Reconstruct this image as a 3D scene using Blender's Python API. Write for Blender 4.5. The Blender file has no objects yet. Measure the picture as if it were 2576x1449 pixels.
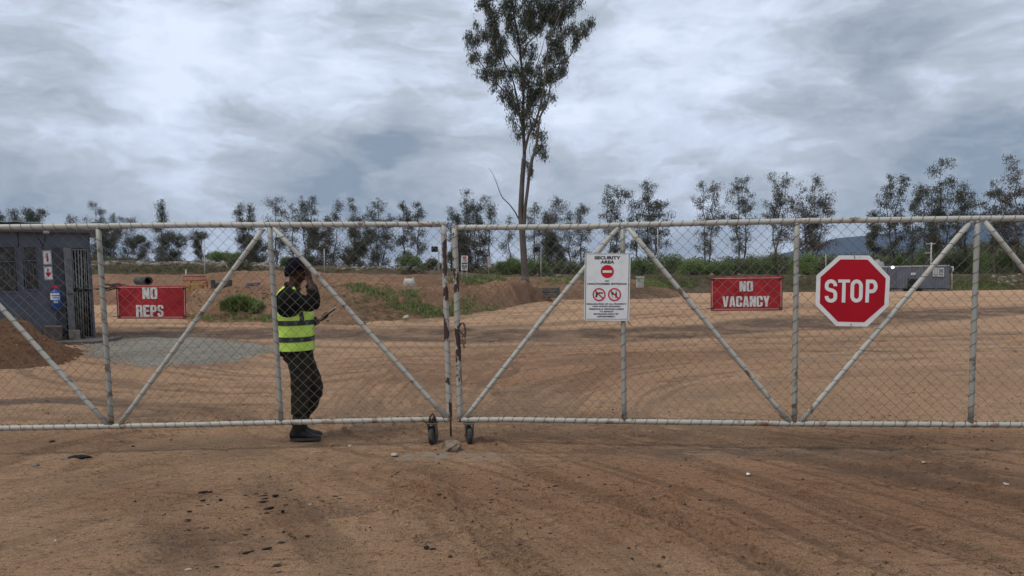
import bpy, math, random
import numpy as np
from mathutils import Vector, Matrix
R = math.radians
scene = bpy.context.scene
COL = scene.collection
# ------------------------------------------------------------------ camera
# pixel measures below are in a 2576 x 1449 reading of the view
FPX, CX, CY, CAMH = 1900.0, 1288.0, 851.5, 1.64
PITCH, ROLL = math.atan(0.0945), 0.010
_f = np.array([0, math.cos(PITCH), -math.sin(PITCH)])
_r0 = np.array([1.0, 0, 0]); _u0 = np.array([0, math.sin(PITCH), math.cos(PITCH)])
_r = math.cos(ROLL) * _r0 - math.sin(ROLL) * _u0
_u = math.cos(ROLL) * _u0 + math.sin(ROLL) * _r0
CAM = np.array([0.0, 0.0, CAMH])
cam_d = bpy.data.cameras.new('camera'); cam = bpy.data.objects.new('camera', cam_d); COL.objects.link(cam)
scene.camera = cam
cam_d.sensor_width = 36; cam_d.lens = FPX / 2576 * 36
cam_d.shift_y = (CY - 724.5) / 2576
cam_d.clip_start = 0.1; cam_d.clip_end = 20000
cam.matrix_world = Matrix(((_r[0], _u[0], -_f[0], 0), (_r[1], _u[1], -_f[1], 0), (_r[2], _u[2], -_f[2], CAMH), (0, 0, 0, 1)))
scene.view_settings.view_transform = 'Standard'; scene.view_settings.look = 'None'
scene.view_settings.exposure = 0.33; scene.view_settings.gamma = 1

def ray(px, py):
    d = _f * FPX + _r * (px - CX) - _u * (py - CY)
    return d / d[1]                       # scaled so the y component is one metre
def at(px, py, Y):                        # point at depth Y
    return CAM + ray(px, py) * Y
def proj(p):
    d = np.asarray(p, float) - CAM
    k = d @ _f
    return CX + FPX * (d @ _r) / k, CY - FPX * (d @ _u) / k
# ------------------------------------------------------------------ sky and light
SUN_EL, SUN_AZ = 60.0, 238.0              # azimuth clockwise from +Y
world = bpy.data.worlds.new('World'); scene.world = world; world.use_nodes = True
wt = world.node_tree; wn = wt.nodes; wl = wt.links; wn.clear()
def N(tree, typ, **kw):
    n = tree.nodes.new(typ)
    for k, v in kw.items():
        if k == 'ins':
            for a, b in v.items():
                if isinstance(b, bpy.types.NodeSocket): tree.links.new(b, n.inputs[a])
                else: n.inputs[a].default_value = b
        else: setattr(n, k, v)
    return n
def wN(typ, **kw): return N(wt, typ, **kw)
def wmath(op, a, b=0.0, c=None, clamp=False):
    n = wN('ShaderNodeMath', operation=op, use_clamp=clamp)
    for i, v in enumerate((a, b) if c is None else (a, b, c)):
        if isinstance(v, bpy.types.NodeSocket): wl.new(v, n.inputs[i])
        else: n.inputs[i].default_value = v
    return n.outputs[0]
sky = wN('ShaderNodeTexSky', sky_type='NISHITA', sun_disc=False, sun_elevation=R(SUN_EL), sun_rotation=R(SUN_AZ), air_density=1.0, dust_density=2.0)
tc = wN('ShaderNodeTexCoord')
dirv = tc.outputs['Generated']
sep = wN('ShaderNodeSeparateXYZ', ins={0: dirv})
zz = wmath('ADD', wmath('MAXIMUM', sep.outputs[2], 0.0), 0.62)
pl = wN('ShaderNodeCombineXYZ', ins={0: wmath('DIVIDE', sep.outputs[0], zz), 1: wmath('DIVIDE', sep.outputs[1], zz), 2: wmath('MULTIPLY', sep.outputs[2], 2.6)}).outputs[0]
def wnoise(vec, sc, det, ro): return wN('ShaderNodeTexNoise', ins={'Vector': vec, 'Scale': sc, 'Detail': det, 'Roughness': ro})
def wcen(v, k): return wmath('MULTIPLY', wmath('SUBTRACT', v, 0.5), k)
wv = wN('ShaderNodeVectorMath', operation='SCALE', ins={0: wN('ShaderNodeVectorMath', operation='SUBTRACT', ins={0: wnoise(pl, 3.2, 4.0, .6).outputs['Color'], 1: (0.5, 0.5, 0.5)}).outputs[0], 'Scale': 0.36}).outputs[0]
pw = wN('ShaderNodeVectorMath', operation='ADD', ins={0: pl, 1: wv}).outputs[0]
n1 = wnoise(pl, 1.4, 3.0, .5).outputs['Fac']
vor = wN('ShaderNodeTexVoronoi', feature='SMOOTH_F1', normalize=True, ins={'Vector': pw, 'Scale': 3.6, 'Detail': 4.0, 'Roughness': .55, 'Lacunarity': 2.2, 'Smoothness': .7}).outputs['Distance']
n2 = wnoise(pw, 5.0, 9.0, .58).outputs['Fac']
n3 = wnoise(pw, 14.0, 7.0, .6).outputs['Fac']
val = wmath('ADD', wcen(n1, 1.3), wcen(n2, 1.15)); val = wmath('ADD', val, wcen(n3, .55))
val = wmath('ADD', val, wmath('MULTIPLY', wmath('SUBTRACT', 0.42, vor), 0.85))
val = wmath('ADD', val, 0.39)
dwarp = wN('ShaderNodeVectorMath', operation='ADD', ins={0: dirv, 1: wN('ShaderNodeVectorMath', operation='SCALE', ins={0: wv, 'Scale': 0.16}).outputs[0]}).outputs[0]
dwn = wN('ShaderNodeVectorMath', operation='NORMALIZE', ins={0: dwarp}).outputs[0]
CLOUDS = [  # pixel centre, radius in pixels, added brightness: where the banks of cloud thicken and thin
    (150, 120, 420, .20), (620, 150, 380, .20), (760, 320, 330, -.20), (120, 420, 380, -.18), (950, 440, 260, -.17),
    (900, 260, 120, .14), (1120, 330, 160, -.04), (930, 60, 220, -.12), (1180, 250, 260, -.10), (1650, 260, 300, .12), (1750, 40, 300, .12),
    (2280, 260, 330, -.16), (2060, 60, 330, -.06), (2480, 480, 260, -.22), (1900, 470, 300, .06), (1150, 470, 160, .02), (560, 600, 240, .16),
    (300, 470, 120, .05), (1300, 620, 400, .10), (400, 360, 160, .10), (2100, 560, 220, .02), (850, 480, 90, -.12), (60, 570, 180, .03)]
for (px, py, rad, dv) in CLOUDS:
    d = ray(px, py); d = d / np.linalg.norm(d)
    dp = wN('ShaderNodeVectorMath', operation='DOT_PRODUCT', ins={0: dwn, 1: tuple(d)}).outputs['Value']
    ang = rad / FPX
    mr = wN('ShaderNodeMapRange', interpolation_type='SMOOTHERSTEP', ins={'Value': dp, 'From Min': math.cos(ang), 'From Max': 1.0, 'To Min': 0.0, 'To Max': dv * 1.1})
    val = wmath('ADD', val, mr.outputs[0])
rmp = wN('ShaderNodeValToRGB', ins={0: val})
el = rmp.color_ramp.elements
el[0].position = 0.08; el[0].color = (.25, .305, .385, 1)
el[1].position = 0.98; el[1].color = (.80, .88, 1.04, 1)
e = el.new(0.36); e.color = (.39, .445, .520, 1)
e = el.new(0.56); e.color = (.50, .555, .64, 1)
e = el.new(0.74); e.color = (.64, .715, .86, 1)
cl10 = wN('ShaderNodeVectorMath', operation='SCALE', ins={0: rmp.outputs[0], 'Scale': 8.6}).outputs[0]
mixs = wN('ShaderNodeMix', data_type='RGBA', ins={0: 0.94, 6: sky.outputs[0], 7: cl10})
bg = wN('ShaderNodeBackground', ins={0: mixs.outputs[2], 1: 0.1})
wo = wN('ShaderNodeOutputWorld', ins={0: bg.outputs[0]})
sd = bpy.data.lights.new('sun', 'SUN'); sd.energy = 1.5; sd.angle = R(15); sd.color = (1.0, .93, .82)
sun = bpy.data.objects.new('sun', sd); COL.objects.link(sun)
sv = Vector((math.sin(R(SUN_AZ)) * math.cos(R(SUN_EL)), math.cos(R(SUN_AZ)) * math.cos(R(SUN_EL)), math.sin(R(SUN_EL))))
sun.rotation_euler = sv.to_track_quat('Z', 'Y').to_euler()

# ------------------------------------------------------------------ helpers
def tag(o, label=None, cat=None, group=None, kind=None):
    if label: o['label'] = label
    if cat: o['category'] = cat
    if group: o['group'] = group
    if kind: o['kind'] = kind
    return o
def empty(name, loc, label=None, cat=None, group=None):
    o = bpy.data.objects.new(name, None); COL.objects.link(o); o.location = tuple(float(c) for c in loc)
    o.empty_display_size = 0.2
    return tag(o, label, cat, group)
class MB:
    def __init__(s): s.v = []; s.f = []; s.n = 0
    def add(s, verts, faces):
        verts = [tuple(map(float, p)) for p in verts]
        s.v += verts; s.f += [tuple(i + s.n for i in f) for f in faces]; s.n += len(verts); return s
    def quadprism(s, q, th):               # q: 4+ coplanar points seen from the front, th: vector to the back
        q = [np.asarray(p, float) for p in q]; th = np.asarray(th, float); k = len(q)
        f = [tuple(range(k - 1, -1, -1)), tuple(range(k, 2 * k))]
        f += [(i, (i + 1) % k, k + (i + 1) % k, k + i) for i in range(k)]
        return s.add(q + [p + th for p in q], f)
    def box(s, c, size, ax=None):
        c = np.asarray(c, float); ax = np.eye(3) if ax is None else np.asarray(ax, float)
        hx, hy, hz = [ax[i] * size[i] / 2 for i in range(3)]
        v = [c + a * hx + b * hy + d * hz for d in (-1, 1) for b in (-1, 1) for a in (-1, 1)]
        return s.add(v, [(0, 2, 3, 1), (4, 5, 7, 6), (0, 1, 5, 4), (2, 6, 7, 3), (0, 4, 6, 2), (1, 3, 7, 5)])
    def tube(s, pts, rad, sides=8, cap=True, flat=None, spin=0.0):
        P = [np.asarray(p, float) for p in pts]; n = len(P)
        rad = [rad] * n if np.isscalar(rad) else list(rad)
        T = []
        for i in range(n):
            t = P[min(i + 1, n - 1)] - P[max(i - 1, 0)]; T.append(t / (np.linalg.norm(t) + 1e-9))
        up = np.array([0, 0, 1.0]) if abs(T[0][2]) < 0.9 else np.array([0, 1.0, 0])
        a = np.cross(T[0], up); a /= np.linalg.norm(a); vs = []
        for i in range(n):
            a = a - T[i] * (a @ T[i]); a /= np.linalg.norm(a) + 1e-9; b = np.cross(T[i], a)
            ra = rad[i] if np.isscalar(rad[i]) else rad[i][0]; rb = rad[i] if np.isscalar(rad[i]) else rad[i][1]
            for k in range(sides):
                th = 2 * math.pi * k / sides + spin
                vs.append(P[i] + a * (math.cos(th) * ra) + b * (math.sin(th) * rb))
        fs = [(i * sides + k, i * sides + (k + 1) % sides, (i + 1) * sides + (k + 1) % sides, (i + 1) * sides + k) for i in range(n - 1) for k in range(sides)]
        if cap: fs += [tuple(range(sides - 1, -1, -1)), tuple((n - 1) * sides + k for k in range(sides))]
        return s.add(vs, fs)
    def ball(s, c, r, seg=12, rings=8, ax=None):
        r = (r, r, r) if np.isscalar(r) else r; c = np.asarray(c, float); ax = np.eye(3) if ax is None else np.asarray(ax, float)
        vs = [c + ax[2] * r[2]]
        for i in range(1, rings):
            ph = math.pi * i / rings
            for k in range(seg):
                th = 2 * math.pi * k / seg
                vs.append(c + ax[0] * (r[0] * math.sin(ph) * math.cos(th)) + ax[1] * (r[1] * math.sin(ph) * math.sin(th)) + ax[2] * (r[2] * math.cos(ph)))
        vs.append(c - ax[2] * r[2]); L = len(vs) - 1
        fs = [(0, 1 + k, 1 + (k + 1) % seg) for k in range(seg)]
        fs += [(1 + i * seg + k, 1 + (i + 1) * seg + k, 1 + (i + 1) * seg + (k + 1) % seg, 1 + i * seg + (k + 1) % seg) for i in range(rings - 2) for k in range(seg)]
        fs += [(L, 1 + (rings - 2) * seg + (k + 1) % seg, 1 + (rings - 2) * seg + k) for k in range(seg)]
        return s.add(vs, fs)
    def rings(s, rr, cap=True):            # list of closed rings with the same count
        k = len(rr[0]); v = [p for r_ in rr for p in r_]
        f = [(i * k + j, i * k + (j + 1) % k, (i + 1) * k + (j + 1) % k, (i + 1) * k + j) for i in range(len(rr) - 1) for j in range(k)]
        if cap: f += [tuple(range(k - 1, -1, -1)), tuple((len(rr) - 1) * k + j for j in range(k))]
        return s.add(v, f)
    def build(s, name, m, parent=None, smooth=False, bevel=0.0):
        me = bpy.data.meshes.new(name); me.from_pydata(s.v, [], s.f); me.update()
        return link(name, me, m, parent, smooth, bevel)
def link(name, me, m, parent=None, smooth=False, bevel=0.0):
    o = bpy.data.objects.new(name, me); COL.objects.link(o)
    for mm in (m if isinstance(m, (list, tuple)) else [m]): me.materials.append(mm)
    if smooth:
        me.polygons.foreach_set('use_smooth', [True] * len(me.polygons))
    if bevel:
        b = o.modifiers.new('bevel', 'BEVEL'); b.width = bevel; b.segments = 2; b.limit_method = 'ANGLE'
    if parent is not None:
        o.parent = parent; o.matrix_parent_inverse = Matrix.Translation(-Vector(parent.location))
    return o
def big_mesh(name, V, F, m, parent=None, smooth=False):    # numpy arrays, all faces with the same corner count
    me = bpy.data.meshes.new(name); k = F.shape[1]
    me.vertices.add(len(V)); me.vertices.foreach_set('co', V.astype(np.float32).ravel())
    me.loops.add(F.size); me.loops.foreach_set('vertex_index', F.astype(np.int32).ravel())
    me.polygons.add(len(F)); me.polygons.foreach_set('loop_start', np.arange(0, F.size, k, dtype=np.int32))
    me.update(calc_edges=True); me.validate()
    return link(name, me, m, parent, smooth)
# value noise in numpy
def _hash(ix, iy, seed):
    h = (ix.astype(np.int64) * 374761393 + iy.astype(np.int64) * 668265263 + seed * 1442695041) & 0xffffffff
    h = ((h ^ (h >> 13)) * 1274126177) & 0xffffffff
    return ((h ^ (h >> 16)) & 0xffffff) / float(0xffffff)
def vnoise(x, y, seed=0):
    x = np.asarray(x, float); y = np.asarray(y, float)
    ix = np.floor(x); iy = np.floor(y); fx = x - ix; fy = y - iy
    fx = fx * fx * fx * (fx * (fx * 6 - 15) + 10); fy = fy * fy * fy * (fy * (fy * 6 - 15) + 10)
    a = _hash(ix, iy, seed); b = _hash(ix + 1, iy, seed); c = _hash(ix, iy + 1, seed); d = _hash(ix + 1, iy + 1, seed)
    return (a * (1 - fx) + b * fx) * (1 - fy) + (c * (1 - fx) + d * fx) * fy
def fbm(x, y, seed=0, oct=4, gain=0.5):
    t = 0; a = 1; s = 0
    for i in range(oct):
        t = t + a * vnoise(x * 2 ** i + 17.3 * i, y * 2 ** i - 9.1 * i, seed + i); s += a; a *= gain
    return t / s - 0.5
def sstep(a, b, x):
    t = np.clip((np.asarray(x, float) - a) / (b - a + 1e-12), 0, 1); return t * t * (3 - 2 * t)
# ------------------------------------------------------------------ materials
def mat(name, col, rough=0.6, metal=0.0, var=0.0, vscale=8.0, col2=None, mask=(0.45, 0.6), bump=0.0, bscale=60.0, spec=0.5, stretch=None, vdetail=5.0, coat=0.0):
    m = bpy.data.materials.new(name); m.use_nodes = True; t = m.node_tree; t.nodes.clear()
    b = N(t, 'ShaderNodeBsdfPrincipled', ins={'Roughness': rough, 'Metallic': metal, 'Specular IOR Level': spec, 'Coat Weight': coat})
    o = N(t, 'ShaderNodeOutputMaterial', ins={0: b.outputs[0]})
    c = N(t, 'ShaderNodeTexCoord').outputs['Object']
    if stretch: c = N(t, 'ShaderNodeMapping', ins={0: c, 'Scale': stretch}).outputs[0]
    if col2 is not None or var:
        n = N(t, 'ShaderNodeTexNoise', ins={'Vector': c, 'Scale': vscale, 'Detail': vdetail, 'Roughness': 0.6})
        rm = N(t, 'ShaderNodeMapRange', ins={0: n.outputs['Fac'], 1: mask[0], 2: mask[1]})
        c2 = col2 if col2 is not None else tuple(x * (1 - var) for x in col)
        mx = N(t, 'ShaderNodeMix', data_type='RGBA', ins={0: rm.outputs[0], 6: (*col, 1), 7: (*c2, 1)})
        t.links.new(mx.outputs[2], b.inputs['Base Color'])
    else: b.inputs['Base Color'].default_value = (*col, 1)
    if bump:
        n = N(t, 'ShaderNodeTexNoise', ins={'Vector': c, 'Scale': bscale, 'Detail': 4.0})
        bp = N(t, 'ShaderNodeBump', ins={'Height': n.outputs['Fac'], 'Strength': bump, 'Distance': 0.02})
        t.links.new(bp.outputs[0], b.inputs['Normal'])
    return m
def leaf_mat(name, c1, c2, c3):
    m = bpy.data.materials.new(name); m.use_nodes = True; t = m.node_tree; t.nodes.clear()
    g = N(t, 'ShaderNodeNewGeometry')
    r = N(t, 'ShaderNodeValToRGB', ins={0: g.outputs['Random Per Island']})
    e = r.color_ramp.elements; e[0].color = (*c1, 1); e[1].color = (*c3, 1); e[1].position = 0.97; k = e.new(0.6); k.color = (*c2, 1)
    b = N(t, 'ShaderNodeBsdfPrincipled', ins={'Base Color': r.outputs[0], 'Roughness': 0.55, 'Specular IOR Level': 0.35})
    tr = N(t, 'ShaderNodeBsdfTranslucent', ins={0: r.outputs[0]})
    mx = N(t, 'ShaderNodeMixShader', ins={0: 0.22, 1: b.outputs[0], 2: tr.outputs[0]})
    N(t, 'ShaderNodeOutputMaterial', ins={0: mx.outputs[0]})
    return m
# ------------------------------------------------------------------ the ground
def h0(x, y):                              # large shape of the land
    y = np.asarray(y, float)
    return -0.02 * (np.clip(y, 25, 82) - 25) * sstep(20, 34, y)
def ghit(px, py):
    r = ray(px, py); Y = 5.0
    for _ in range(60):
        z = float(h0(0, Y)); Yn = (z - CAMH) / r[2] if r[2] < -1e-5 else 90.0
        Y = 0.5 * Y + 0.5 * min(max(Yn, 1.0), 90.0)
    return np.array([r[0] * Y, Y, float(h0(0, Y))])
def seg_dist(x, y, P):
    best = np.full(x.shape, 1e9); along = np.zeros(x.shape); acc = 0.0; side = np.zeros(x.shape)
    for a, b in zip(P[:-1], P[1:]):
        dx, dy = b[0] - a[0], b[1] - a[1]; L = math.hypot(dx, dy)
        t = np.clip(((x - a[0]) * dx + (y - a[1]) * dy) / (L * L), 0, 1)
        d = np.hypot(x - a[0] - t * dx, y - a[1] - t * dy); m = d < best
        best = np.where(m, d, best); along = np.where(m, acc + t * L, along)
        side = np.where(m, np.sign((x - a[0]) * dy - (y - a[1]) * dx), side); acc += L
    return best, along, side
def smooth_line(P, n=6):
    P = np.array(P, float); out = []
    for i in range(len(P) - 1):
        p0, p1, p2, p3 = P[max(i - 1, 0)], P[i], P[i + 1], P[min(i + 2, len(P) - 1)]
        for k in range(n):
            t = k / n
            out.append(0.5 * ((2 * p1) + (p2 - p0) * t + (2 * p0 - 5 * p1 + 4 * p2 - p3) * t * t + (3 * p1 - p0 - 3 * p2 + p3) * t ** 3))
    out.append(P[-1]); return [tuple(p) for p in out]
def px_line(pts): return smooth_line([ghit(*p)[:2] for p in pts])
# wheel tracks: pixel line, width in metres, how dark the packed soil is, rut depth, tread pitch
TRACKS = [
    ([(1250, 1068), (1500, 1110), (1800, 1180), (2150, 1290), (2600, 1440)], .20, .22, .012, .05),
    ([(1180, 1090), (1350, 1190), (1560, 1270), (1800, 1360), (2100, 1500)], .16, .25, .014, .05),
    ([(1290, 1050), (1700, 1105), (2100, 1165), (2700, 1290)], .30, .35, .012, .06),
    ([(1500, 1040), (1900, 1100), (2300, 1170), (2800, 1260)], .25, .30, .010, .06),
    ([(1000, 1150), (1060, 1230), (1150, 1300), (1260, 1390), (1400, 1500)], .14, .12, .016, .04),
    ([(1080, 1180), (1190, 1290), (1330, 1400), (1450, 1500)], .14, .10, .016, .04),
    ([(840, 1080), (930, 1160), (1030, 1250), (1120, 1350)], .13, .06, .010, .04),
    ([(-60, 1190), (60, 1150), (170, 1120), (330, 1090)], .22, .30, .020, .05),
    ([(-60, 1110), (120, 1085), (300, 1060)], .22, .30, .018, .05),
    ([(180, 1180), (250, 1130), (310, 1085)], .16, .10, .018, .04),
    ([(-60, 1290), (120, 1240), (300, 1180), (560, 1130)], .26, .12, .012, .05),
    ([(-60, 1020), (150, 1010), (330, 1020), (600, 1040)], .5, .65, .020, .07),
    ([(330, 1050), (480, 1035), (640, 1060)], .35, .45, .018, .06),
    ([(240, 838), (700, 838), (1100, 842), (1500, 842), (1900, 822), (2300, 795), (2700, 772)], 3.6, .88, .02, .12),
    ([(240, 815), (700, 818), (1000, 835), (1400, 845), (2000, 850), (2700, 838)], .7, .55, .05, .12),
    ([(1000, 960), (1250, 925), (1500, 900), (2000, 880), (2700, 860)], .6, .35, .02, .09),
    ([(1020, 1000), (1150, 930), (1300, 880), (1700, 852)], .5, .30, .02, .09),
    ([(1400, 1040), (1440, 980), (1560, 920), (1750, 880), (2100, 856)], .5, .30, .02, .09),
    ([(1180, 940), (1230, 975), (1270, 1010), (1300, 1060)], .2, .30, .02, .05),
    ([(1600, 1040), (1850, 975), (2150, 940), (2700, 915)], .6, .25, .02, .09),
    ([(1500, 760), (1900, 765), (2300, 782), (2700, 768)], 4.0, .40, .03, .3),
    ([(1180, 905), (1500, 893), (2000, 884), (2700, 886)], .22, .6, .04, .09), ([(1700, 868), (2100, 862), (2700, 845)], .25, .55, .05, .09), ([(240, 828), (620, 828), (900, 832), (1150, 828)], .5, .5, .06, .12), ([(1150, 770), (1400, 766), (1700, 752)], .8, .35, .05, .3), ([(1150, 815), (1450, 812), (1750, 790)], .6, .4, .05, .3), ([(300, 960), (600, 975), (850, 960), (1050, 930)], .3, .35, .03, .09), ([(-40, 1060), (200, 1055), (420, 1062)], .2, .5, .03, .05),
    ([(820, 900), (1000, 930), (1090, 980), (1110, 1040)], .45, .25, .015, .08),
    ([(300, 1449), (640, 1330), (900, 1290)], .25, .12, .010, .05),
    ([(650, 1200), (730, 1290), (820, 1380), (900, 1500)], .34, .28, .014, .05),
    ([(380, 1260), (430, 1330), (480, 1420), (500, 1500)], .30, .20, .014, .05),
]
def geo(a, b, r):
    o = [a]
    while o[-1] < b: o.append(o[-1] * r)
    return o
ys = list(np.linspace(-40, 1.0, 14)) + list(np.arange(1.3, 2.9, .3)) + geo(3.0, 8.0, 1.0036) + geo(8.04, 60, 1.0075) + geo(61, 6000, 1.08)
ys = np.array(ys); nu = 800
uu = np.linspace(-1, 1, nu); uu = np.sign(uu) * (0.80 * np.abs(uu) + 4.2 * np.abs(uu) ** 9)
Yg, Ug = np.meshgrid(ys, uu, indexing='ij')
Xg = Ug * (np.maximum(Yg, 0) + 1.2)
Zg = h0(Xg, Yg)
damp = np.zeros_like(Xg); near = 1 - sstep(60, 90, Yg)
pitch_m = np.zeros_like(Xg)
rough = 0.006 * fbm(Xg * 1.6, Yg * 1.6, 3) * 2 + 0.05 * fbm(Xg * .35, Yg * .35, 9)
chop = fbm(Xg * 7 + 3 * fbm(Xg, Yg, 21), Yg * 12, 31, 4)
patch = sstep(0.02, 0.25, fbm(Xg * .7, Yg * .7, 44, 3))
rough += 0.024 * chop * (0.20 + patch) + .012 * np.maximum(fbm(Xg * 22, Yg * 30, 37, 3), .02) * (.3 + patch)
clod = np.maximum(fbm(Xg * 14, Yg * 14, 71, 3) - .12, 0) * .16 * sstep(-.05, .2, fbm(Xg * .9, Yg * .9, 73, 3))
rough += clod
ridg = (1 - np.abs(2 * vnoise(Xg * 3.1 + 2 * fbm(Xg * 2, Yg * 2, 15), Yg * 8.5, 52) - 1)) ** 5 + .6 * (1 - np.abs(2 * vnoise(Xg * 8 + 5, Yg * 19 + 2 * fbm(Xg * 3, Yg * 3, 16), 55) - 1)) ** 5
zone_ = sstep(.0, .22, fbm(Xg * .55 + 8, Yg * .8, 58, 4)); rough += .015 * ridg * (.2 + zone_) + .010 * np.maximum(fbm(Xg * 9 + 3, Yg * 16, 63, 3) - .13, 0) * 8 * sstep(-.05, .12, fbm(Xg * 1.1, Yg * 1.5, 64, 3))
for (P, w, dk, dep, tp) in TRACKS:
    L = px_line(P); d, al, sd_ = seg_dist(Xg, Yg, L)
    wv_ = w * (1 + 0.5 * fbm(al * .8, al * 0 + w * 7, 5))
    c = 1 - sstep(wv_ * .35, wv_ * .62, d)
    brk = sstep(-.22, .12, fbm(Xg * 1.3 + w * 9, Yg * 1.3, 61, 3))
    damp = np.maximum(damp, c * dk * 1.15 * (0.6 + .4 * brk) * (0.85 + .9 * fbm(al * 2, d * 14, 8)))
    tread = np.sin(al * 2 * math.pi / tp + sd_ * d * 4.4 / max(w, .1)) * .5
    if w < .36: damp = np.maximum(damp, c * brk * .38 * (tread > .12) * near)
    ed = np.exp(-((d - wv_ * .55) / (w * .16 + .02)) ** 2)
    Zg_add = -dep * .5 * c + dep * .45 * ed + c * dep * .85 * tread * brk * (w < .5)
    lines = np.sin(d / max(w, .1) * 2 * math.pi * 2.5) * c * dep * .25
    Zg = Zg + (Zg_add + lines) * near
Zg = Zg + rough * near
# long fine scuffs left by turning vehicles, following the sweep of each fan of tracks
for (P, w, s, fr) in [([(1150, 1062), (1500, 1120), (1900, 1230), (2300, 1370), (2600, 1480)], 2.6, .38, 17), ([(1300, 1045), (1700, 1080), (2200, 1140), (2800, 1240)], 1.6, .42, 15),
                      ([(1000, 1180), (1300, 1300), (1500, 1420), (1600, 1520)], 1.2, .22, 18), ([(980, 1040), (1020, 960), (1200, 900), (1500, 872), (2100, 862)], 2.4, .34, 9), ([(1350, 1045), (1500, 960), (1800, 910), (2400, 880), (2800, 870)], 2.6, .36, 8),
                      ([(-100, 1130), (300, 1060), (700, 1030), (1050, 1040)], 2.2, .28, 12), ([(-100, 1330), (300, 1230), (600, 1160)], 1.6, .2, 14), ([(1200, 800), (1700, 770), (2300, 762), (2800, 750)], 16, .45, 2.2), ([(240, 900), (600, 950), (1000, 935)], 4, .45, 6)]:
    L = px_line(P); d, al, sd_ = seg_dist(Xg, Yg, L); dd = d * sd_ + .10 * w * fbm(al * .3, al * 0, 91)
    q = .6 * vnoise(dd * fr + 40, al * .55, 95) + .4 * vnoise(dd * fr * 2.3, al * 1.1 + 7, 96)
    en = 1 - sstep(w * .5, w, d + w * .35 * fbm(Xg * .6, Yg * .6, 97))
    m_ = sstep(.52, .72, q) * en; damp = np.maximum(damp, s * m_); Zg = Zg - .0035 * m_ * near
far = sstep(110, 140, Yg)
Zg = Zg + far * 0.0
idx = np.arange(Xg.size).reshape(Xg.shape)
F = np.stack([idx[:-1, :-1], idx[:-1, 1:], idx[1:, 1:], idx[1:, :-1]], -1).reshape(-1, 4)
V = np.stack([Xg, Yg, Zg], -1).reshape(-1, 3)
# stains of greyer and darker soil, by place on the ground
stain = np.zeros_like(Xg)
for (px, py, rx, ry, s) in [(2060, 1140, 1.8, .30, .6), (2350, 1180, 1.6, .22, .35), (80, 1012, 1.2, .25, .7), (400, 1045, .6, .18, .5), (1150, 1150, .55, .16, -.8), (1060, 1150, .3, .1, -.5),
                        (2400, 1200, 1.2, .3, .4), (620, 1140, .5, .25, .35), (550, 1380, .5, .3, .35), (450, 1350, .4, .2, .25), (850, 1290, .4, .12, .4), (1640, 1130, 1.0, .25, .35), (2180, 905, 2.0, .5, .3), (1300, 990, .8, .4, .25)]:
    g = ghit(px, py); q = np.hypot((Xg - g[0]) / rx, (Yg - g[1]) / ry) + .9 * fbm(Xg * 2.5, Yg * 3.5, 77)
    stain = stain + s * (1 - sstep(.3, 1.15, q))
moist = np.zeros_like(Xg)
for (px, py, rx, ry, s) in [(2100, 1250, 3.6, 1.5, .85), (1500, 1120, 1.8, .5, .55), (1300, 950, 2.6, 1.6, .7), (1500, 900, 4.0, 2.2, .6), (2350, 1100, 3.0, .6, .6), (620, 1330, .7, .9, .5), (380, 1250, .7, .5, .45), (900, 1100, 1.0, .3, .4), (1050, 1200, .9, .35, .4), (150, 1110, 1.2, .4, .4), (1900, 780, 9, 4, .35)]:
    g = ghit(px, py); q = np.hypot((Xg - g[0]) / rx, (Yg - g[1]) / ry) + .7 * fbm(Xg * 1.1, Yg * 1.3, 83, 4); moist = np.maximum(moist, s * (1 - sstep(.35, 1.25, q)))
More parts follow.
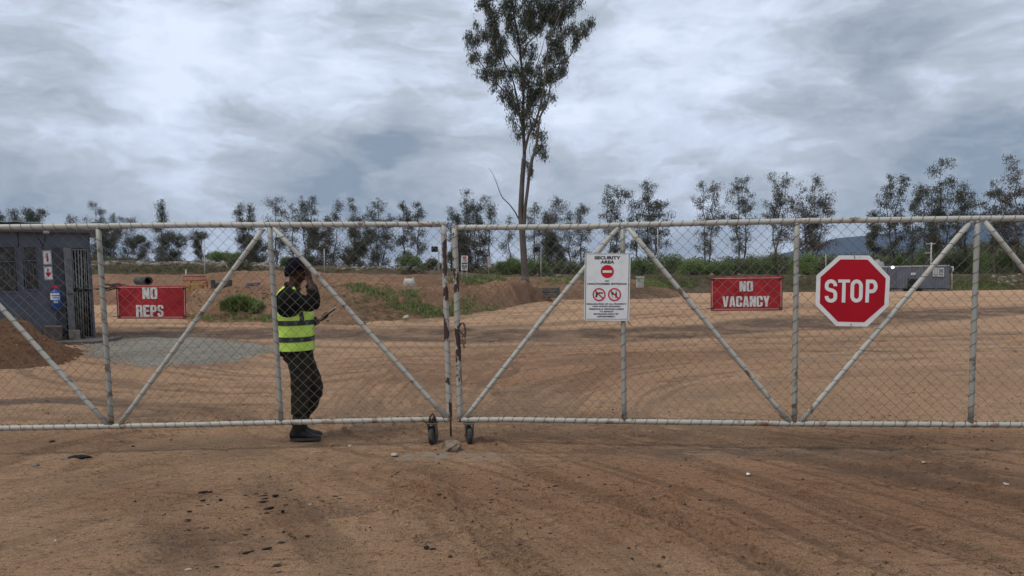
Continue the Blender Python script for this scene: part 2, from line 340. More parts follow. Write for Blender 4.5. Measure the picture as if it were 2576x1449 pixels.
def soil_mat(name, ca, cb, cc, cd, green=None, attrs=True, bump=1.0, sc=1.0):
    m = bpy.data.materials.new(name); m.use_nodes = True; t = m.node_tree; t.nodes.clear()
    co = N(t, 'ShaderNodeNewGeometry').outputs['Position']
    def nz(s, d=6.0, r=.6, st=None):
        c = co if st is None else N(t, 'ShaderNodeMapping', ins={0: co, 'Scale': st, 'Rotation': (0, 0, R(20))}).outputs[0]
        return N(t, 'ShaderNodeTexNoise', ins={'Vector': c, 'Scale': s * sc, 'Detail': d, 'Roughness': r}).outputs['Fac']
    def rng(v, a, b, lo=0.0, hi=1.0): return N(t, 'ShaderNodeMapRange', ins={0: v, 1: a, 2: b, 3: lo, 4: hi}).outputs[0]
    def mix(f, a, b, bt='MIX'):
        n = N(t, 'ShaderNodeMix', data_type='RGBA', blend_type=bt)
        for i, v in ((0, f), (6, a), (7, b)):
            if isinstance(v, bpy.types.NodeSocket): t.links.new(v, n.inputs[i])
            else: n.inputs[i].default_value = v if i == 0 else (*v, 1)
        return n.outputs[2]
    def mul(a, b):
        n = N(t, 'ShaderNodeMath', operation='MULTIPLY')
        for i, v in enumerate((a, b)):
            if isinstance(v, bpy.types.NodeSocket): t.links.new(v, n.inputs[i])
            else: n.inputs[i].default_value = v
        return n.outputs[0]
    c = mix(rng(nz(.45, 5.0, .55), .38, .62), ca, cb)
    c = mix(rng(nz(2.3, 7.0, .65), .48, .66, 0, .75), c, cc)
    c = mix(rng(nz(1.2, 8.0, .7, (.5, 2.6, 1)), .50, .62, 0, .55), c, cb)
    c = mix(rng(nz(9.0, 5.0, .7, (.6, 2.0, 1)), .54, .66, 0, .55), c, cd)
    c = mix(rng(nz(85.0, 3.0, .8), .53, .60, 0, .6), c, cd)
    for s_, st_, lo_, am_ in ((2.6, (.45, 1.6, 1), .575, .5), (7.0, (.5, 1.5, 1), .585, .65), (19.0, (.6, 1.4, 1), .59, .75)):  # sharp dark dashes: shade of small ruts put into the soil colour
        c = mix(mul(rng(nz(s_, 9.0, .72, st_), lo_, lo_ + .035, 0, am_), rng(nz(.9 + s_ * .1, 4.0, .6), .42, .58)), c, tuple(x * .8 for x in cd))
    def crack(s, st, w):
        n = nz(s, 6.0, .65, st); a_ = N(t, 'ShaderNodeMath', operation='ABSOLUTE', ins={0: N(t, 'ShaderNodeMath', operation='SUBTRACT', ins={0: n, 1: .5}).outputs[0]}).outputs[0]
        return rng(a_, 0.0, w, 1.0, 0.0)
    zone = rng(nz(1.1, 5.0, .6), .46, .60)
    c = mix(mul(mul(crack(5.0, (.45, 2.2, 1), .012), zone), .8), c, tuple(x * .6 for x in cd))
    c = mix(mul(mul(crack(13.0, (.5, 2.0, 1), .016), rng(nz(2.7, 5.0, .6), .45, .6)), .75), c, tuple(x * .5 for x in cd))
    c = mix(rng(nz(110.0, 2.0, .8), .58, .64, 0, .6), c, tuple(min(x * 1.7 + .05, 1) for x in ca))
    c = mix(rng(nz(32.0, 6.0, .75), .575, .61, 0, .75), c, tuple(x * .5 for x in cd))
    if attrs:
        at_ = N(t, 'ShaderNodeAttribute', attribute_name='damp')
        sp = N(t, 'ShaderNodeSeparateColor', ins={0: at_.outputs['Color']})
        f = mul(sp.outputs[0], rng(nz(5.0, 6.0, .7, (.5, 2, 1)), .25, .6, .7, 1.15))
        c = mix(f, c, (.125, .086, .064))
        c = mix(N(t, 'ShaderNodeAttribute', attribute_name='moist').outputs['Fac'], c, mix(1.0, c, (.76, .67, .64), 'MULTIPLY'))
        c = mix(mul(sp.outputs[1], rng(nz(6.0, 7.0, .75, (.5, 2.2, 1)), .35, .6)), c, (.15, .125, .105))
        c = mix(mul(sp.outputs[2], rng(nz(7.0, 6.0, .75), .4, .6)), c, (.46, .39, .31))
        sp2 = N(t, 'ShaderNodeAttribute', attribute_name='field')
        c = mix(sp2.outputs['Fac'], c, mix(rng(nz(.05, 4.0), .4, .6), (.05, .062, .026), (.085, .095, .035)))
    if green:
        at_ = N(t, 'ShaderNodeAttribute', attribute_name='grass')
        f = mul(mul(at_.outputs['Fac'], rng(nz(4.0, 7.0, .75), .42, .58)), .7)
        c = mix(f, c, mix(rng(nz(9.0, 5.0), .4, .62), green, tuple(x * .5 for x in green)))
    b = N(t, 'ShaderNodeBsdfPrincipled', ins={'Base Color': c, 'Roughness': .95, 'Specular IOR Level': .12})
    h = N(t, 'ShaderNodeMath', operation='ADD', ins={0: mul(nz(11.0, 10.0, .8), 1.0), 1: mul(nz(60.0, 6.0, .8), .35)}).outputs[0]
    h = N(t, 'ShaderNodeMath', operation='ADD', ins={0: h, 1: mul(nz(3.0, 8.0, .7, (.5, 2.4, 1)), 1.0)}).outputs[0]
    bp = N(t, 'ShaderNodeBump', ins={'Height': h, 'Strength': 1.0, 'Distance': .08 * bump})
    t.links.new(bp.outputs[0], b.inputs['Normal'])
    N(t, 'ShaderNodeOutputMaterial', ins={0: b.outputs[0]})
    return m
M = {}
M['soil'] = soil_mat('sandy_soil', (.67, .415, .250), (.53, .328, .195), (.59, .345, .198), (.20, .122, .080))
ground = tag(big_mesh('ground', V, F, M['soil'], smooth=True), 'compacted sandy brown ground marked with vehicle tracks', kind='structure')
def set_attr(o, name, vals):
    a = o.data.color_attributes.new(name, 'FLOAT_COLOR', 'POINT') if vals.ndim == 2 else o.data.attributes.new(name, 'FLOAT', 'POINT')
    if vals.ndim == 2: a.data.foreach_set('color', vals.astype(np.float32).ravel())
    else: a.data.foreach_set('value', vals.astype(np.float32).ravel())
dc = np.stack([np.clip(damp, 0, .92).ravel(), np.clip(stain, 0, 1).ravel(), np.clip(-stain, 0, 1).ravel(), np.ones(Xg.size)], -1)
set_attr(ground, 'damp', dc); set_attr(ground, 'moist', moist.ravel()); set_attr(ground, 'field', sstep(84, 96, Yg + 3 * fbm(Xg * .1, Yg * .1, 4)).ravel())

# banks and mounds: columns of (px, foot point given by pixel y or depth, crest pixel y, crest depth)
def bank(name, cols, m, label, back=5.0, amp=.12, freq=.9, nu=260, nv=40, grass=None, seed=1, shape=1.0, foot_depth=None, gfun=None):
    cols = sorted(cols); pxs = np.array([c[0] for c in cols], float)
    foot = np.array([(ghit(c[0], c[1])[1] if foot_depth is None else foot_depth) for c in cols])
    crest = np.array([c[2] for c in cols], float); cz = np.array([c[3] for c in cols], float)
    P = np.linspace(pxs[0], pxs[-1], nu)
    fo = np.interp(P, pxs, foot); cr = np.interp(P, pxs, crest); cd_ = np.interp(P, pxs, cz)
    k = np.ones(9) / 9
    fo = np.convolve(np.pad(fo, 4, 'edge'), k, 'valid'); cr = np.convolve(np.pad(cr, 4, 'edge'), k, 'valid'); cd_ = np.convolve(np.pad(cd_, 4, 'edge'), k, 'valid')
    V = np.zeros((nv, nu, 3)); G = np.zeros((nv, nu))
    for j in range(nu):
        top = at(P[j], cr[j], cd_[j]); r = ray(P[j], cr[j])
        for i in range(nv):
            t = i / (nv - 1)
            if t < .62: s = t / .62; Y = fo[j] + (cd_[j] - fo[j]) * s; hh = float(sstep(0, 1, np.array(s ** shape)))
            else: s = (t - .62) / .38; Y = cd_[j] + back * s; hh = 1 - float(sstep(0, 1, np.array(s)))
            x = r[0] * Y; base = float(h0(x, Y)) - .12
            V[i, j] = (x, Y, base + (top[2] - base) * hh)
            G[i, j] = t
    x, y = V[..., 0], V[..., 1]
    env = np.sin(np.clip(G, 0, 1) * math.pi) ** .5
    endf = sstep(0, 1, np.minimum(1, np.minimum(np.arange(nu), np.arange(nu)[::-1]) / (nu * .055)))[None, :]
    V[..., 2] = h0(x, y) - .14 + (V[..., 2] - h0(x, y) + .14) * endf
    V[..., 2] += (amp * 2 * fbm(x * freq, y * freq, seed, 6, .62) + amp * .9 * np.maximum(fbm(x * freq * 3.1, y * freq * 3.1, seed + 5, 3), 0)) * env * endf
    idx = np.arange(nu * nv).reshape(nv, nu)
    F = np.stack([idx[:-1, :-1], idx[:-1, 1:], idx[1:, 1:], idx[1:, :-1]], -1).reshape(-1, 4)
    o = big_mesh(name, V.reshape(-1, 3), F, m, smooth=True)
    g = np.zeros(nu * nv) if gfun is None else gfun(np.broadcast_to(P, (nv, nu)), G, x, y).ravel()
    set_attr(o, 'grass', g)
    tag(o, label, kind='structure')
    o['_g'] = 1; del o['_g']
    BANKS[name + str(seed)] = V
    return o
BANKS = {}
M['red_soil'] = soil_mat('red_soil', (.54, .32, .20), (.32, .180, .108), (.44, .24, .14), (.11, .066, .045), green=(.075, .095, .030), attrs=False, bump=3.0, sc=.6)
M['mound'] = soil_mat('mound_soil', (.58, .35, .215), (.36, .205, .125), (.46, .255, .150), (.11, .068, .046), green=(.07, .095, .028), attrs=False, bump=2.2, sc=.9)
M['heap'] = soil_mat('heap_soil', (.46, .255, .145), (.32, .180, .105), (.38, .205, .115), (.12, .070, .045), green=(.07, .08, .03), attrs=False, bump=3.0, sc=1.6)
M['terrace'] = soil_mat('terrace_soil', (.21, .155, .105), (.14, .105, .072), (.23, .19, .15), (.09, .066, .046), green=(.080, .090, .038), attrs=False, bump=4.0, sc=.45)
# far terrace with rubble and grass
bank('grassy_terrace', [(-700, 0, 650, 74), (0, 0, 653, 74), (230, 0, 655, 74), (505, 0, 660, 74), (673, 0, 665, 74), (814, 0, 670, 74), (1000, 0, 676, 74), (1120, 0, 682, 74), (1226, 0, 690, 74), (1320, 0, 693, 74), (1500, 0, 692, 74), (1800, 0, 691, 74), (2250, 0, 693, 74), (2450, 0, 690, 74), (2576, 0, 686, 74), (3300, 0, 686, 74)],
     M['terrace'], 'grassy rubble terrace below the row of trees', foot_depth=67, back=9, amp=.22, freq=.6, nu=900, nv=44, seed=3,
     gfun=lambda P, G, x, y: np.clip(.45 + 1.6 * fbm(x * .12, y * .3, 6) + .35 * sstep(1500, 1700, P) + .3 * sstep(.3, .1, G), 0, 1))
bank('soil_bank', [(-600, 0, 693, 52), (230, 0, 691, 52), (505, 0, 690, 52), (590, 0, 682, 52), (680, 0, 683, 52), (814, 0, 688, 52), (1073, 0, 692, 52), (1120, 0, 697, 52), (1250, 0, 699, 52), (1330, 0, 698, 54), (1480, 0, 702, 58), (1640, 0, 704, 62), (1750, 0, 712, 64)],
     M['red_soil'], 'cut bank of red soil behind the pipe stacks', foot_depth=47, back=14, amp=.16, freq=.8, nu=700, nv=50, seed=5, shape=.6,
     gfun=lambda P, G, x, y: np.clip(.25 * (fbm(x * .3, y * .3, 6) > .1) + 1.2 * np.exp(-((P - 1200) / 110) ** 2) * (G > .15) + .8 * sstep(1420, 1620, P), 0, 1))
bank('soil_mound', [(440, 800, 755, 26), (470, 812, 738, 26), (505, 815, 730, 27), (560, 817, 727, 27), (690, 820, 727, 27), (800, 826, 725, 27), (845, 828, 719, 27), (909, 824, 717, 28), (968, 814, 721, 28), (1046, 806, 723, 28), (1142, 801, 719, 30), (1240, 784, 715, 35), (1298, 771, 708, 40), (1322, 765, 710, 42), (1346, 761, 720, 43.5), (1380, 757, 738, 45), (1410, 756, 750, 46)],
     M['mound'], 'long brown soil mound with patches of weeds in the middle of the yard', back=6, amp=.24, freq=1.3, nu=640, nv=110, seed=8,
     gfun=lambda P, G, x, y: np.clip(1.0 * np.exp(-((P - 600) / 70) ** 2 - ((G - .25) / .2) ** 2) + 1.3 * np.exp(-((P - 970 - (G - .3) * -260) / 110) ** 2) * (G < .62) + .9 * sstep(.30, .0, G) * sstep(860, 1000, P) * sstep(1330, 1200, P) + .5 * sstep(.2, 0, G) + .5 * np.exp(-((P - 1170) / 60) ** 2), 0, 1))
bank('sand_pile', [(812, 722, 722, 36), (835, 724, 716, 37), (862, 724, 708, 38), (885, 724, 712, 38), (909, 724, 704, 39), (935, 724, 712, 39), (960, 722, 722, 40)], M['mound'], 'pale sand piled behind the long soil mound', foot_depth=33, back=4, amp=.05, freq=1, nu=90, nv=20, seed=12)
bank('soil_heap', [(-260, 960, 812, 14.2), (-120, 955, 806, 14.4), (0, 945, 808, 14.6), (42, 942, 806, 14.6), (65, 940, 815, 14.6), (108, 936, 847, 14.6), (142, 932, 865, 14.7), (181, 926, 881, 14.8), (227, 916, 897, 14.9), (275, 908, 902, 15.0)],
     M['heap'], 'heap of loose brown soil piled in front of the dark cabin', back=1.9, amp=.14, freq=3.0, nu=420, nv=150, seed=14)
# gravel apron before the cabin door
gp = [ghit(*p) for p in [(205, 868), (330, 850), (520, 846), (650, 868), (690, 884), (600, 908), (470, 926), (330, 926), (240, 905), (215, 885)]]
gp = smooth_line([tuple(p[:2]) for p in gp] + [tuple(gp[0][:2])], 8)[:-1]
c0 = np.mean(gp, 0); vs = []; K = len(gp); RN = 30
for i in range(RN + 1):
    for j, p in enumerate(gp):
        k = i / RN * (1 + .30 * float(fbm(j * .23, 0.5, 5, 3)) * 2 + (.22 * float(fbm(j * 1.9, 0.5, 6)) if i > RN - 4 else 0)); q = c0 + (np.array(p) - c0) * k
        e = 1 - i / RN
        vs.append((q[0], q[1], float(h0(q[0], q[1])) + .055 * min(1, e * 6) - .02 + .03 * float(fbm(q[0] * 3, q[1] * 3, 91, 5))))
fs = [(i * K + j, i * K + (j + 1) % K, (i + 1) * K + (j + 1) % K, (i + 1) * K + j) for i in range(RN) for j in range(K)]
M['gravel'] = soil_mat('grey_gravel', (.62, .58, .49), (.46, .41, .33), (.66, .62, .53), (.18, .155, .125), attrs=False, bump=2.2, sc=1.3)
MBg = MB(); MBg.add(vs, fs); tag(MBg.build('gravel_apron', M['gravel'], smooth=True), 'patch of pale grey crushed gravel beside the cabin door', kind='structure')
# mountain
mt = [(1960, 640), (2030, 623), (2045, 616), (2104, 599), (2165, 594), (2243, 585), (2327, 574), (2438, 560), (2576, 555), (2750, 548), (2950, 560), (3200, 590), (3500, 630), (3600, 660)]
P = np.linspace(1960, 3600, 260); cr = np.interp(P, [a for a, b in mt], [b for a, b in mt]); nv = 40; V = np.zeros((nv, 260, 3))
for j in range(260):
    top = at(P[j], cr[j], 4500.0); r = ray(P[j], cr[j])
    for i in range(nv):
        t = i / (nv - 1); Y = 3400 + 1100 * t; hh = (t ** 1.25)
        V[i, j] = (r[0] * Y, Y, -6 + (top[2] + 6) * hh)
V[..., 2] += 25 * fbm(V[..., 0] / 230, V[..., 1] / 460, 3, 5, .6) * 2 * np.sin(np.linspace(0, math.pi, nv))[:, None]
idx = np.arange(nv * 260).reshape(nv, 260); F = np.stack([idx[:-1, :-1], idx[:-1, 1:], idx[1:, 1:], idx[1:, :-1]], -1).reshape(-1, 4)
M['mountain'] = mat('forested_slope', (.020, .030, .034), 1.0, var=.0, col2=(.050, .050, .052), vscale=.012, mask=(.5, .66), spec=0)
tag(big_mesh('mountain', V.reshape(-1, 3), F, M['mountain'], smooth=True), 'long blue wooded mountain ridge on the horizon', kind='structure')
# ------------------------------------------------------------------ double gate
class VPlane:                               # upright plane through two ground points
    def __init__(s, a, b):
        s.a = np.array([a[0], a[1], 0.0]); b = np.array([b[0], b[1], 0.0])
        s.h = (b - s.a) / np.linalg.norm(b - s.a); s.n = np.array([s.h[1], -s.h[0], 0.0])   # towards the camera
        if s.n[1] > 0: s.n = -s.n
    def __call__(s, px, py, off=0.0):       # off metres towards the camera
        p0 = s.a + s.n * off; r = ray(px, py)
        k = ((p0 - CAM) @ s.n) / (r @ s.n); return CAM + r * k
M['paint'] = mat('grey_white_gate_paint', (.41, .405, .365), .5, col2=(.17, .11, .075), vscale=9, mask=(.59, .66), vdetail=9, bump=.15, bscale=90)
M['paint_worn'] = mat('flaking_gate_paint', (.37, .36, .325), .55, col2=(.050, .022, .016), vscale=7.5, mask=(.535, .55), vdetail=7, bump=.3, bscale=60, stretch=(1, 1, .45))
M['wire'] = mat('galvanised_wire', (.215, .20, .18), .65, metal=.15, col2=(.14, .085, .055), vscale=1.1, mask=(.42, .58))
M['lace'] = mat('rusted_lacing_wire', (.050, .038, .030), .8)
M['paint_up'] = mat('shaded_upright_paint', (.31, .31, .28), .5, col2=(.13, .10, .065), vscale=9, mask=(.57, .66), vdetail=9, bump=.15, bscale=90)  # darker copy of the gate paint; weaker light on uprights put into colour
M['rust'] = mat('rusty_steel', (.060, .030, .022), .85, var=.5, vscale=30, bump=.4)
M['rubber'] = mat('worn_black_rubber', (.030, .030, .032), .75, col2=(.12, .10, .08), vscale=22, mask=(.5, .75))
M['castor_steel'] = mat('dusty_caster_steel', (.20, .195, .18), .55, metal=.4, col2=(.16, .11, .07), vscale=25, mask=(.45, .6))
Yw = ghit(1132, 1121)[1]
gl_r = at(1132, 1055.4, Yw)
gl_l = at(0, 1077, Yw / 1.034)
GL = VPlane(gl_l, gl_r)
gr_l = at(1152, 1056, Yw)
gr_r = at(2576, 1068.7, Yw / 1.075)
GR = VPlane(gr_l, gr_r)
rng = random.Random(4)
def interp_line(pts):
    xs = [p[0] for p in pts]; yv = [p[1] for p in pts]
    def f(x):
        if x < xs[0]: return yv[0] + (x - xs[0]) * (yv[1] - yv[0]) / (xs[1] - xs[0])
        if x > xs[-1]: return yv[-1] + (x - xs[-1]) * (yv[-1] - yv[-2]) / (xs[-1] - xs[-2])
        return float(np.interp(x, xs, yv))
    return f
def pipe(pl, pts, rad, name, m, parent, sides=16, sub=10, bend=.0015, lace=0, hand=1, lr=.0023, lk=.054):
    P = [pl(*p) for p in pts]; out = []
    for i in range(len(P) - 1):
        for k in range(sub):
            q = P[i] + (P[i + 1] - P[i]) * k / sub; out.append(q)
    out.append(P[-1])
    out = [q + np.array([0, 0, bend * 2 * float(fbm(q[0] * 1.5, q[2] * 2, 3))]) for q in out]
    mb = MB(); mb.tube(out, rad, sides); o = mb.build(name, m, parent, smooth=True)
    if lace:
        n_ = len(pts) - 1
        for i in range(n_): helix(o, pl(*pts[i]), pl(*pts[i + 1]), rad, lace, r=lr, hand=hand, seed=i + len(name), k=lk)
    return o
def helix(pl_parent, P0, P1, rad, pitch, r=.0020, hand=1, seed=0, k=.054):
    # one lacing wire wound along the whole pipe
    mb = MB(); P0 = np.asarray(P0); P1 = np.asarray(P1); L = np.linalg.norm(P1 - P0); t = (P1 - P0) / L
    nrm_ = np.array([0, -1.0, 0]); a = nrm_ - t * (nrm_ @ t); a /= np.linalg.norm(a); b = np.cross(t, a) * hand
    n = int(L / pitch * 14); pts = []
    for q_ in range(n + 1):
        u = q_ / n; ph = 2 * math.pi * (L * u / pitch + .45 * float(fbm(u * L * 5, seed, 4)))
        s_ = L * u - k * pitch * math.sin(ph)           # steeper on the near side, slack behind
        pts.append(P0 + t * min(max(s_, 0), L) + (a * math.cos(ph) + b * math.sin(ph)) * (rad + r * .7))
    mb.tube(pts, r, 4); o = mb.build('lacing_wire', M['lace'], pl_parent)
    return o
def chain_link(pl, name, x0, x1, top, bot, st, parent, off=-.027, cell=.0485, seed=0):
    # x0/x1: functions of py giving the pixel x of the two stiles
    c0 = pl(x0(800), 800, off); c1 = pl(x1(800), 800, off); W = np.linalg.norm(c1 - c0); nw = int(round(W / cell))
    H = abs(pl(x0(800), top(x0(800)), off)[2] - pl(x0(800), bot(x0(800)), off)[2]); nk = int(round(H / cell)); nk += nk % 2
    mb = MB(); r = .0021
    def pos(i, k):
        t = i / nw; v = k / nk
        pxm = x0(800) + (x1(800) - x0(800)) * t
        yt, yb = top(pxm), bot(pxm); py = yt + (yb - yt) * v
        xl, xr = x0(py), x1(py)
        q = (pl(xl, py, off) * (1 - t) + pl(xr, py, off) * t)
        # re-aim on the line of rails
        ux, uz = q[0], q[2]
        q = q + pl.h * (.016 * float(fbm(ux * 1.3 + seed, uz * 1.6, 21))) + np.array([0, 0, 1]) * (.016 * float(fbm(ux * 1.2, uz * 1.5 + seed, 33)) * math.sin(v * math.pi))
        return q
    zt = {}
    for i in range(nw):
        pts = []
        for k in range(nk + 1):
            a, b = (i, k) if (k % 2 == i % 2) else (i + 1, k)
            # each wire's bend hooks just past the shared line
            q = pos(a, b); sgn = -1 if a == i else 1
            pts.append(q + pl.n * (.0024 * sgn) + pl.h * (sgn * .0022))
        mb.tube(pts, r, 4, cap=False)
    return mb.build(name, M['wire'], parent)
def lead(pl, pts, r): return [pl(*p) for p in pts]
PR, PS = .0245, .0225
def make_leaf(pl, name, label, top_pts, bot_pts, posts, stile, braces, x0, x1, far_end, mesh_panels):
    root = empty(name, pl(stile[0][0], stile[1][1]), label, 'gate', 'two leaves of the double gate')
    tf, bf = interp_line(top_pts), interp_line(bot_pts)
    def ext(pts, xe):
        f = interp_line(pts); return sorted(pts + [(xe, f(xe))])
    tp, bp_ = ext(top_pts, far_end), ext(bot_pts, far_end)
    hd = 1 if pl is GL else -1
    pipe(pl, tp, PR, 'top_rail', M['paint'], root, lace=.094, hand=hd); pipe(pl, bp_, PR, 'bottom_rail', M['paint_b'], root, lace=.096, hand=hd, lk=.09)
    pipe(pl, stile, .0262, 'meeting_stile', M['paint_worn'], root, sub=20, lace=.096, hand=-hd, lr=.002)
    fe = [(far_end, tf(far_end)), (far_end, bf(far_end))]; pipe(pl, fe, PR, 'hinge_stile', M['paint'], root)
    for p in posts: pipe(pl, p, PS, 'upright', M['paint_up'], root, lace=.105, hand=-hd)
    for p in braces: pipe(pl, p, .0215, 'brace', M['paint'], root, lace=.115, lk=.13, lr=.0021, hand=1 if (p[0][1] - p[-1][1]) * (p[0][0] - p[-1][0]) < 0 else -1)
    lw = MB()
    # twisted tails of tie wire standing along the bottom rail
    A, B = pl(*bp_[0]), pl(*bp_[-1])
    for a, b in zip(bp_[:-1], bp_[1:]):
        A, B = pl(*a), pl(*b); L = np.linalg.norm(B - A); s = .02
        while s < L:
            c = A + (B - A) * s / L + np.array([0, 0, PR + .004])
            for q in range(3):
                d = np.array([rng.uniform(-1, 1), rng.uniform(-.5, .3), rng.uniform(-.35, .4)]) * .022
                lw.tube([c - d * .7, c + np.array([0, 0, .004]), c + d], .0015, 4)
            s += .048 * rng.choice([1, 2, 2]) * rng.uniform(.9, 1.1)
    tag(lw.build('tie_tails', M['lace'], root), kind='stuff')
    for (fx0, fx1) in mesh_panels:
        chain_link(pl, 'chain_link_mesh', fx0, fx1, lambda x: tf(x) + 4, lambda x: bf(x) - 4, None, root, seed=len(mesh_panels))
    return root, tf, bf
M['paint_b'] = mat('weathered_rail_paint', (.39, .38, .335), .5, col2=(.19, .115, .07), vscale=7, mask=(.55, .66), vdetail=9, bump=.15, bscale=90)
lin = lambda a, b: (lambda py: a[0] + (b[0] - a[0]) * (py - a[1]) / (b[1] - a[1]))
stL = [(1115.6, 564), (1130.8, 1059)]
stR = [(1143.2, 570), (1157.6, 1060)]
leafL, tfL, bfL = make_leaf(GL, 'gate_leaf', 'left leaf of the chain-link gate, carrying the red NO REPS banner',
    [(0, 571), (250, 568.8), (505, 565.8), (678, 565.5), (1120, 564.3)], [(0, 1077), (250, 1073), (505, 1067.7), (706, 1063), (884, 1059), (1010, 1056.2), (1132, 1055.4)],
    [[(247, 571), (280.4, 1067)], [(678.3, 567), (706.8, 1058)]], stL,
    [[(-178, 575), (269, 1066)], [(301.7, 1066), (663, 575)], [(688.2, 572), (1120.6, 1048)], [(-215, 575), (-560, 1085)]], None, None, -620,
    [(lambda py: -620 + 0 * py, lin(*stL))])
leafR, tfR, bfR = make_leaf(GR, 'gate_leaf', 'right leaf of the chain-link gate, carrying the STOP sign',
    [(1143, 572.7), (1452, 570.8), (1578, 565.6), (2004.5, 555.7), (2458, 549.8), (2576, 549)], [(1153, 1056.3), (1263, 1055.4), (1570.5, 1060), (1993, 1066), (2448, 1068.2), (2576, 1068.7)],
    [[(1566, 570), (1570.5, 1058)], [(2004.5, 561), (1998.3, 1062)], [(2459, 555), (2442, 1064)]], stR,
    [[(1173, 1048), (1355, 815), (1555, 572)], [(1580, 573), (1985.5, 1062)], [(2015.5, 1060), (2442, 557)], [(2476, 556), (2893, 1064)]], None, None, 2905,
    [(lin(*stR), lambda py: 2905 + 0 * py)])
# casters: wheel turned a little off edge-on
def caster(pl, cx, topy, axle, side_y, wheel_px, root, yaw, group):
    c0 = pl(cx, topy); z_rail = c0[2] - PR
    g = np.array([c0[0], c0[1], 0.0])
    rad = .092; ax = np.array([math.cos(yaw), math.sin(yaw), 0]); fw = np.array([-ax[1], ax[0], 0]); zc = rad + .004
    A3 = np.array([ax, fw, [0, 0, 1.0]])
    k = empty('caster', (g[0], g[1], 0)); k.parent = root; k.matrix_parent_inverse = Matrix.Translation(-Vector(root.location))
    def lk(mb, nm, m, sm=False, bv=0):
        o = mb.build(nm, m, None, smooth=sm, bevel=bv); o.parent = k
        o.matrix_parent_inverse = Matrix.Translation(-Vector(k.location)); return o
    wc = np.array([g[0], g[1], zc]) + fw * .028
    mb = MB(); prof = [(-.021, .066), (-.023, .078), (-.019, .088), (-.008, rad), (.008, rad), (.019, .088), (.023, .078), (.021, .066)]
    rr = []
    for (u_, r_) in prof: rr.append([wc + ax * u_ + (fw * math.cos(t) + np.array([0, 0, 1]) * math.sin(t)) * r_ for t in np.linspace(0, 2 * math.pi, 33)[:-1]])
    lk(mb.rings(rr), 'tyre', M['rubber'], True)
    mb = MB(); rr = []
    for (u_, r_) in [(-.024, .001), (-.024, .02), (-.014, .028), (-.016, .060), (-.0225, .066), (.0225, .066), (.016, .060), (.014, .028), (.024, .02), (.024, .001)]:
        rr.append([wc + ax * u_ + (fw * math.cos(t) + np.array([0, 0, 1]) * math.sin(t)) * r_ for t in np.linspace(0, 2 * math.pi, 33)[:-1]])
    lk(mb.rings(rr), 'rim', M['castor_steel'], True)
    mb = MB()
    for s in (-1, 1):
        o = ax * s * .034; top = np.array([g[0], g[1], z_rail - .012])
        q = [top + o - fw * .032, top + o + fw * .042, wc + o + fw * .016 - np.array([0, 0, .02]), wc + o - fw * .016 - np.array([0, 0, .02])]
        mb.quadprism(q, ax * s * .0045)
    mb.box(np.array([g[0], g[1], z_rail - .012]), (.078, .08, .006), A3)
    mb.tube([wc - ax * .045, wc + ax * .045], .0075, 10)
    lk(mb, 'fork', M['castor_steel'], bv=.001)
    mb = MB(); mb.box(np.array([g[0], g[1], z_rail - .003]), (.115, .10, .007), np.eye(3)); lk(mb, 'mounting_plate', M['castor_steel'], bv=.001)
    return k
caster(GL, 1086.5, 1056, None, None, None, leafL, R(-14), None)
caster(GR, 1180.5, 1056, None, None, None, leafR, R(12), None)
# drop bolt, its loop, the keeper pin between the stiles
mb = MB(); mb.tube([GL(1133.5, 1028, .0), GL(1133.5, 1060, .02), GL(1134.6, 1098, .02)], .0085, 8); mb.build('drop_bolt', M['rust'], leafL, smooth=True)
mb = MB(); c = GL(1088, 1047, .01)
mb.tube([GL(1080, 1062, .03), GL(1082, 1048, .03), GL(1088, 1041, .03), GL(1093.5, 1048, .03), GL(1096, 1062, .03)], .009, 8)
mb.tube([GL(1084, 1066, .03), GL(1093, 1046, .035)], .008, 8); mb.build('clamp', M['rust'], leafL, smooth=True)
mb = MB(); mb.tube([GL(1131, 1030.4, .0), GL(1150, 1029.6, .0)], .008, 8); mb.build('keeper_pin', M['paint'], leafL, smooth=True)
# chain and padlock on the right stile
ch = empty('lock_chain', GR(1160, 815, .03), 'short rusty chain hanging down the right gate stile', 'chain')
pts = [(1163, 812), (1157, 817), (1152, 824), (1154, 832), (1160, 836), (1166, 842), (1169.5, 850)]
pts2 = [(1165, 812), (1169, 820), (1170.5, 830), (1171, 840), (1172, 850)]
pts3 = [(1163, 862), (1166, 868), (1168.5, 875), (1168, 881)]
mb = MB()
for PP in (pts, pts2, pts3):
    mb = MB(); P = [GR(x, y, .033) for x, y in PP]; acc = []
    for a, b in zip(P[:-1], P[1:]):
        n_ = max(1, int(np.linalg.norm(b - a) / .014))
        for k in range(n_): acc.append(a + (b - a) * k / n_)
    for i in range(len(acc) - 1):
        a, b = acc[i], acc[i + 1]; t = (b - a); L = np.linalg.norm(t); t /= L + 1e-9
        s = np.cross(t, [0, 1.0, 0]) if i % 2 else np.array([0, 1.0, 0]); s = s / (np.linalg.norm(s) + 1e-9); c = (a + b) / 2
        loop = [c + t * math.cos(w) * .0125 + s * math.sin(w) * .0075 for w in np.linspace(0, 2 * math.pi, 11)]
        mb.tube(loop, .0038, 5)
    mb.build('chain_links', M['rust'], ch, smooth=True)
pk = empty('padlock', GR(1167, 858, .04), 'rusty padlock hanging from the chain beside the right gate stile', 'padlock')
mb = MB(); a = GR(1160.5, 852.5, .045); b = GR(1172.5, 852.5, .045); d = GR(1160.5, 866, .045)
mb.quadprism([a, b, b + (d - a), d], -GR.n * -.018); mb.build('lock_body', mat('rusty_brass', (.19, .095, .065), .6, var=.4, vscale=50), pk, bevel=.003)
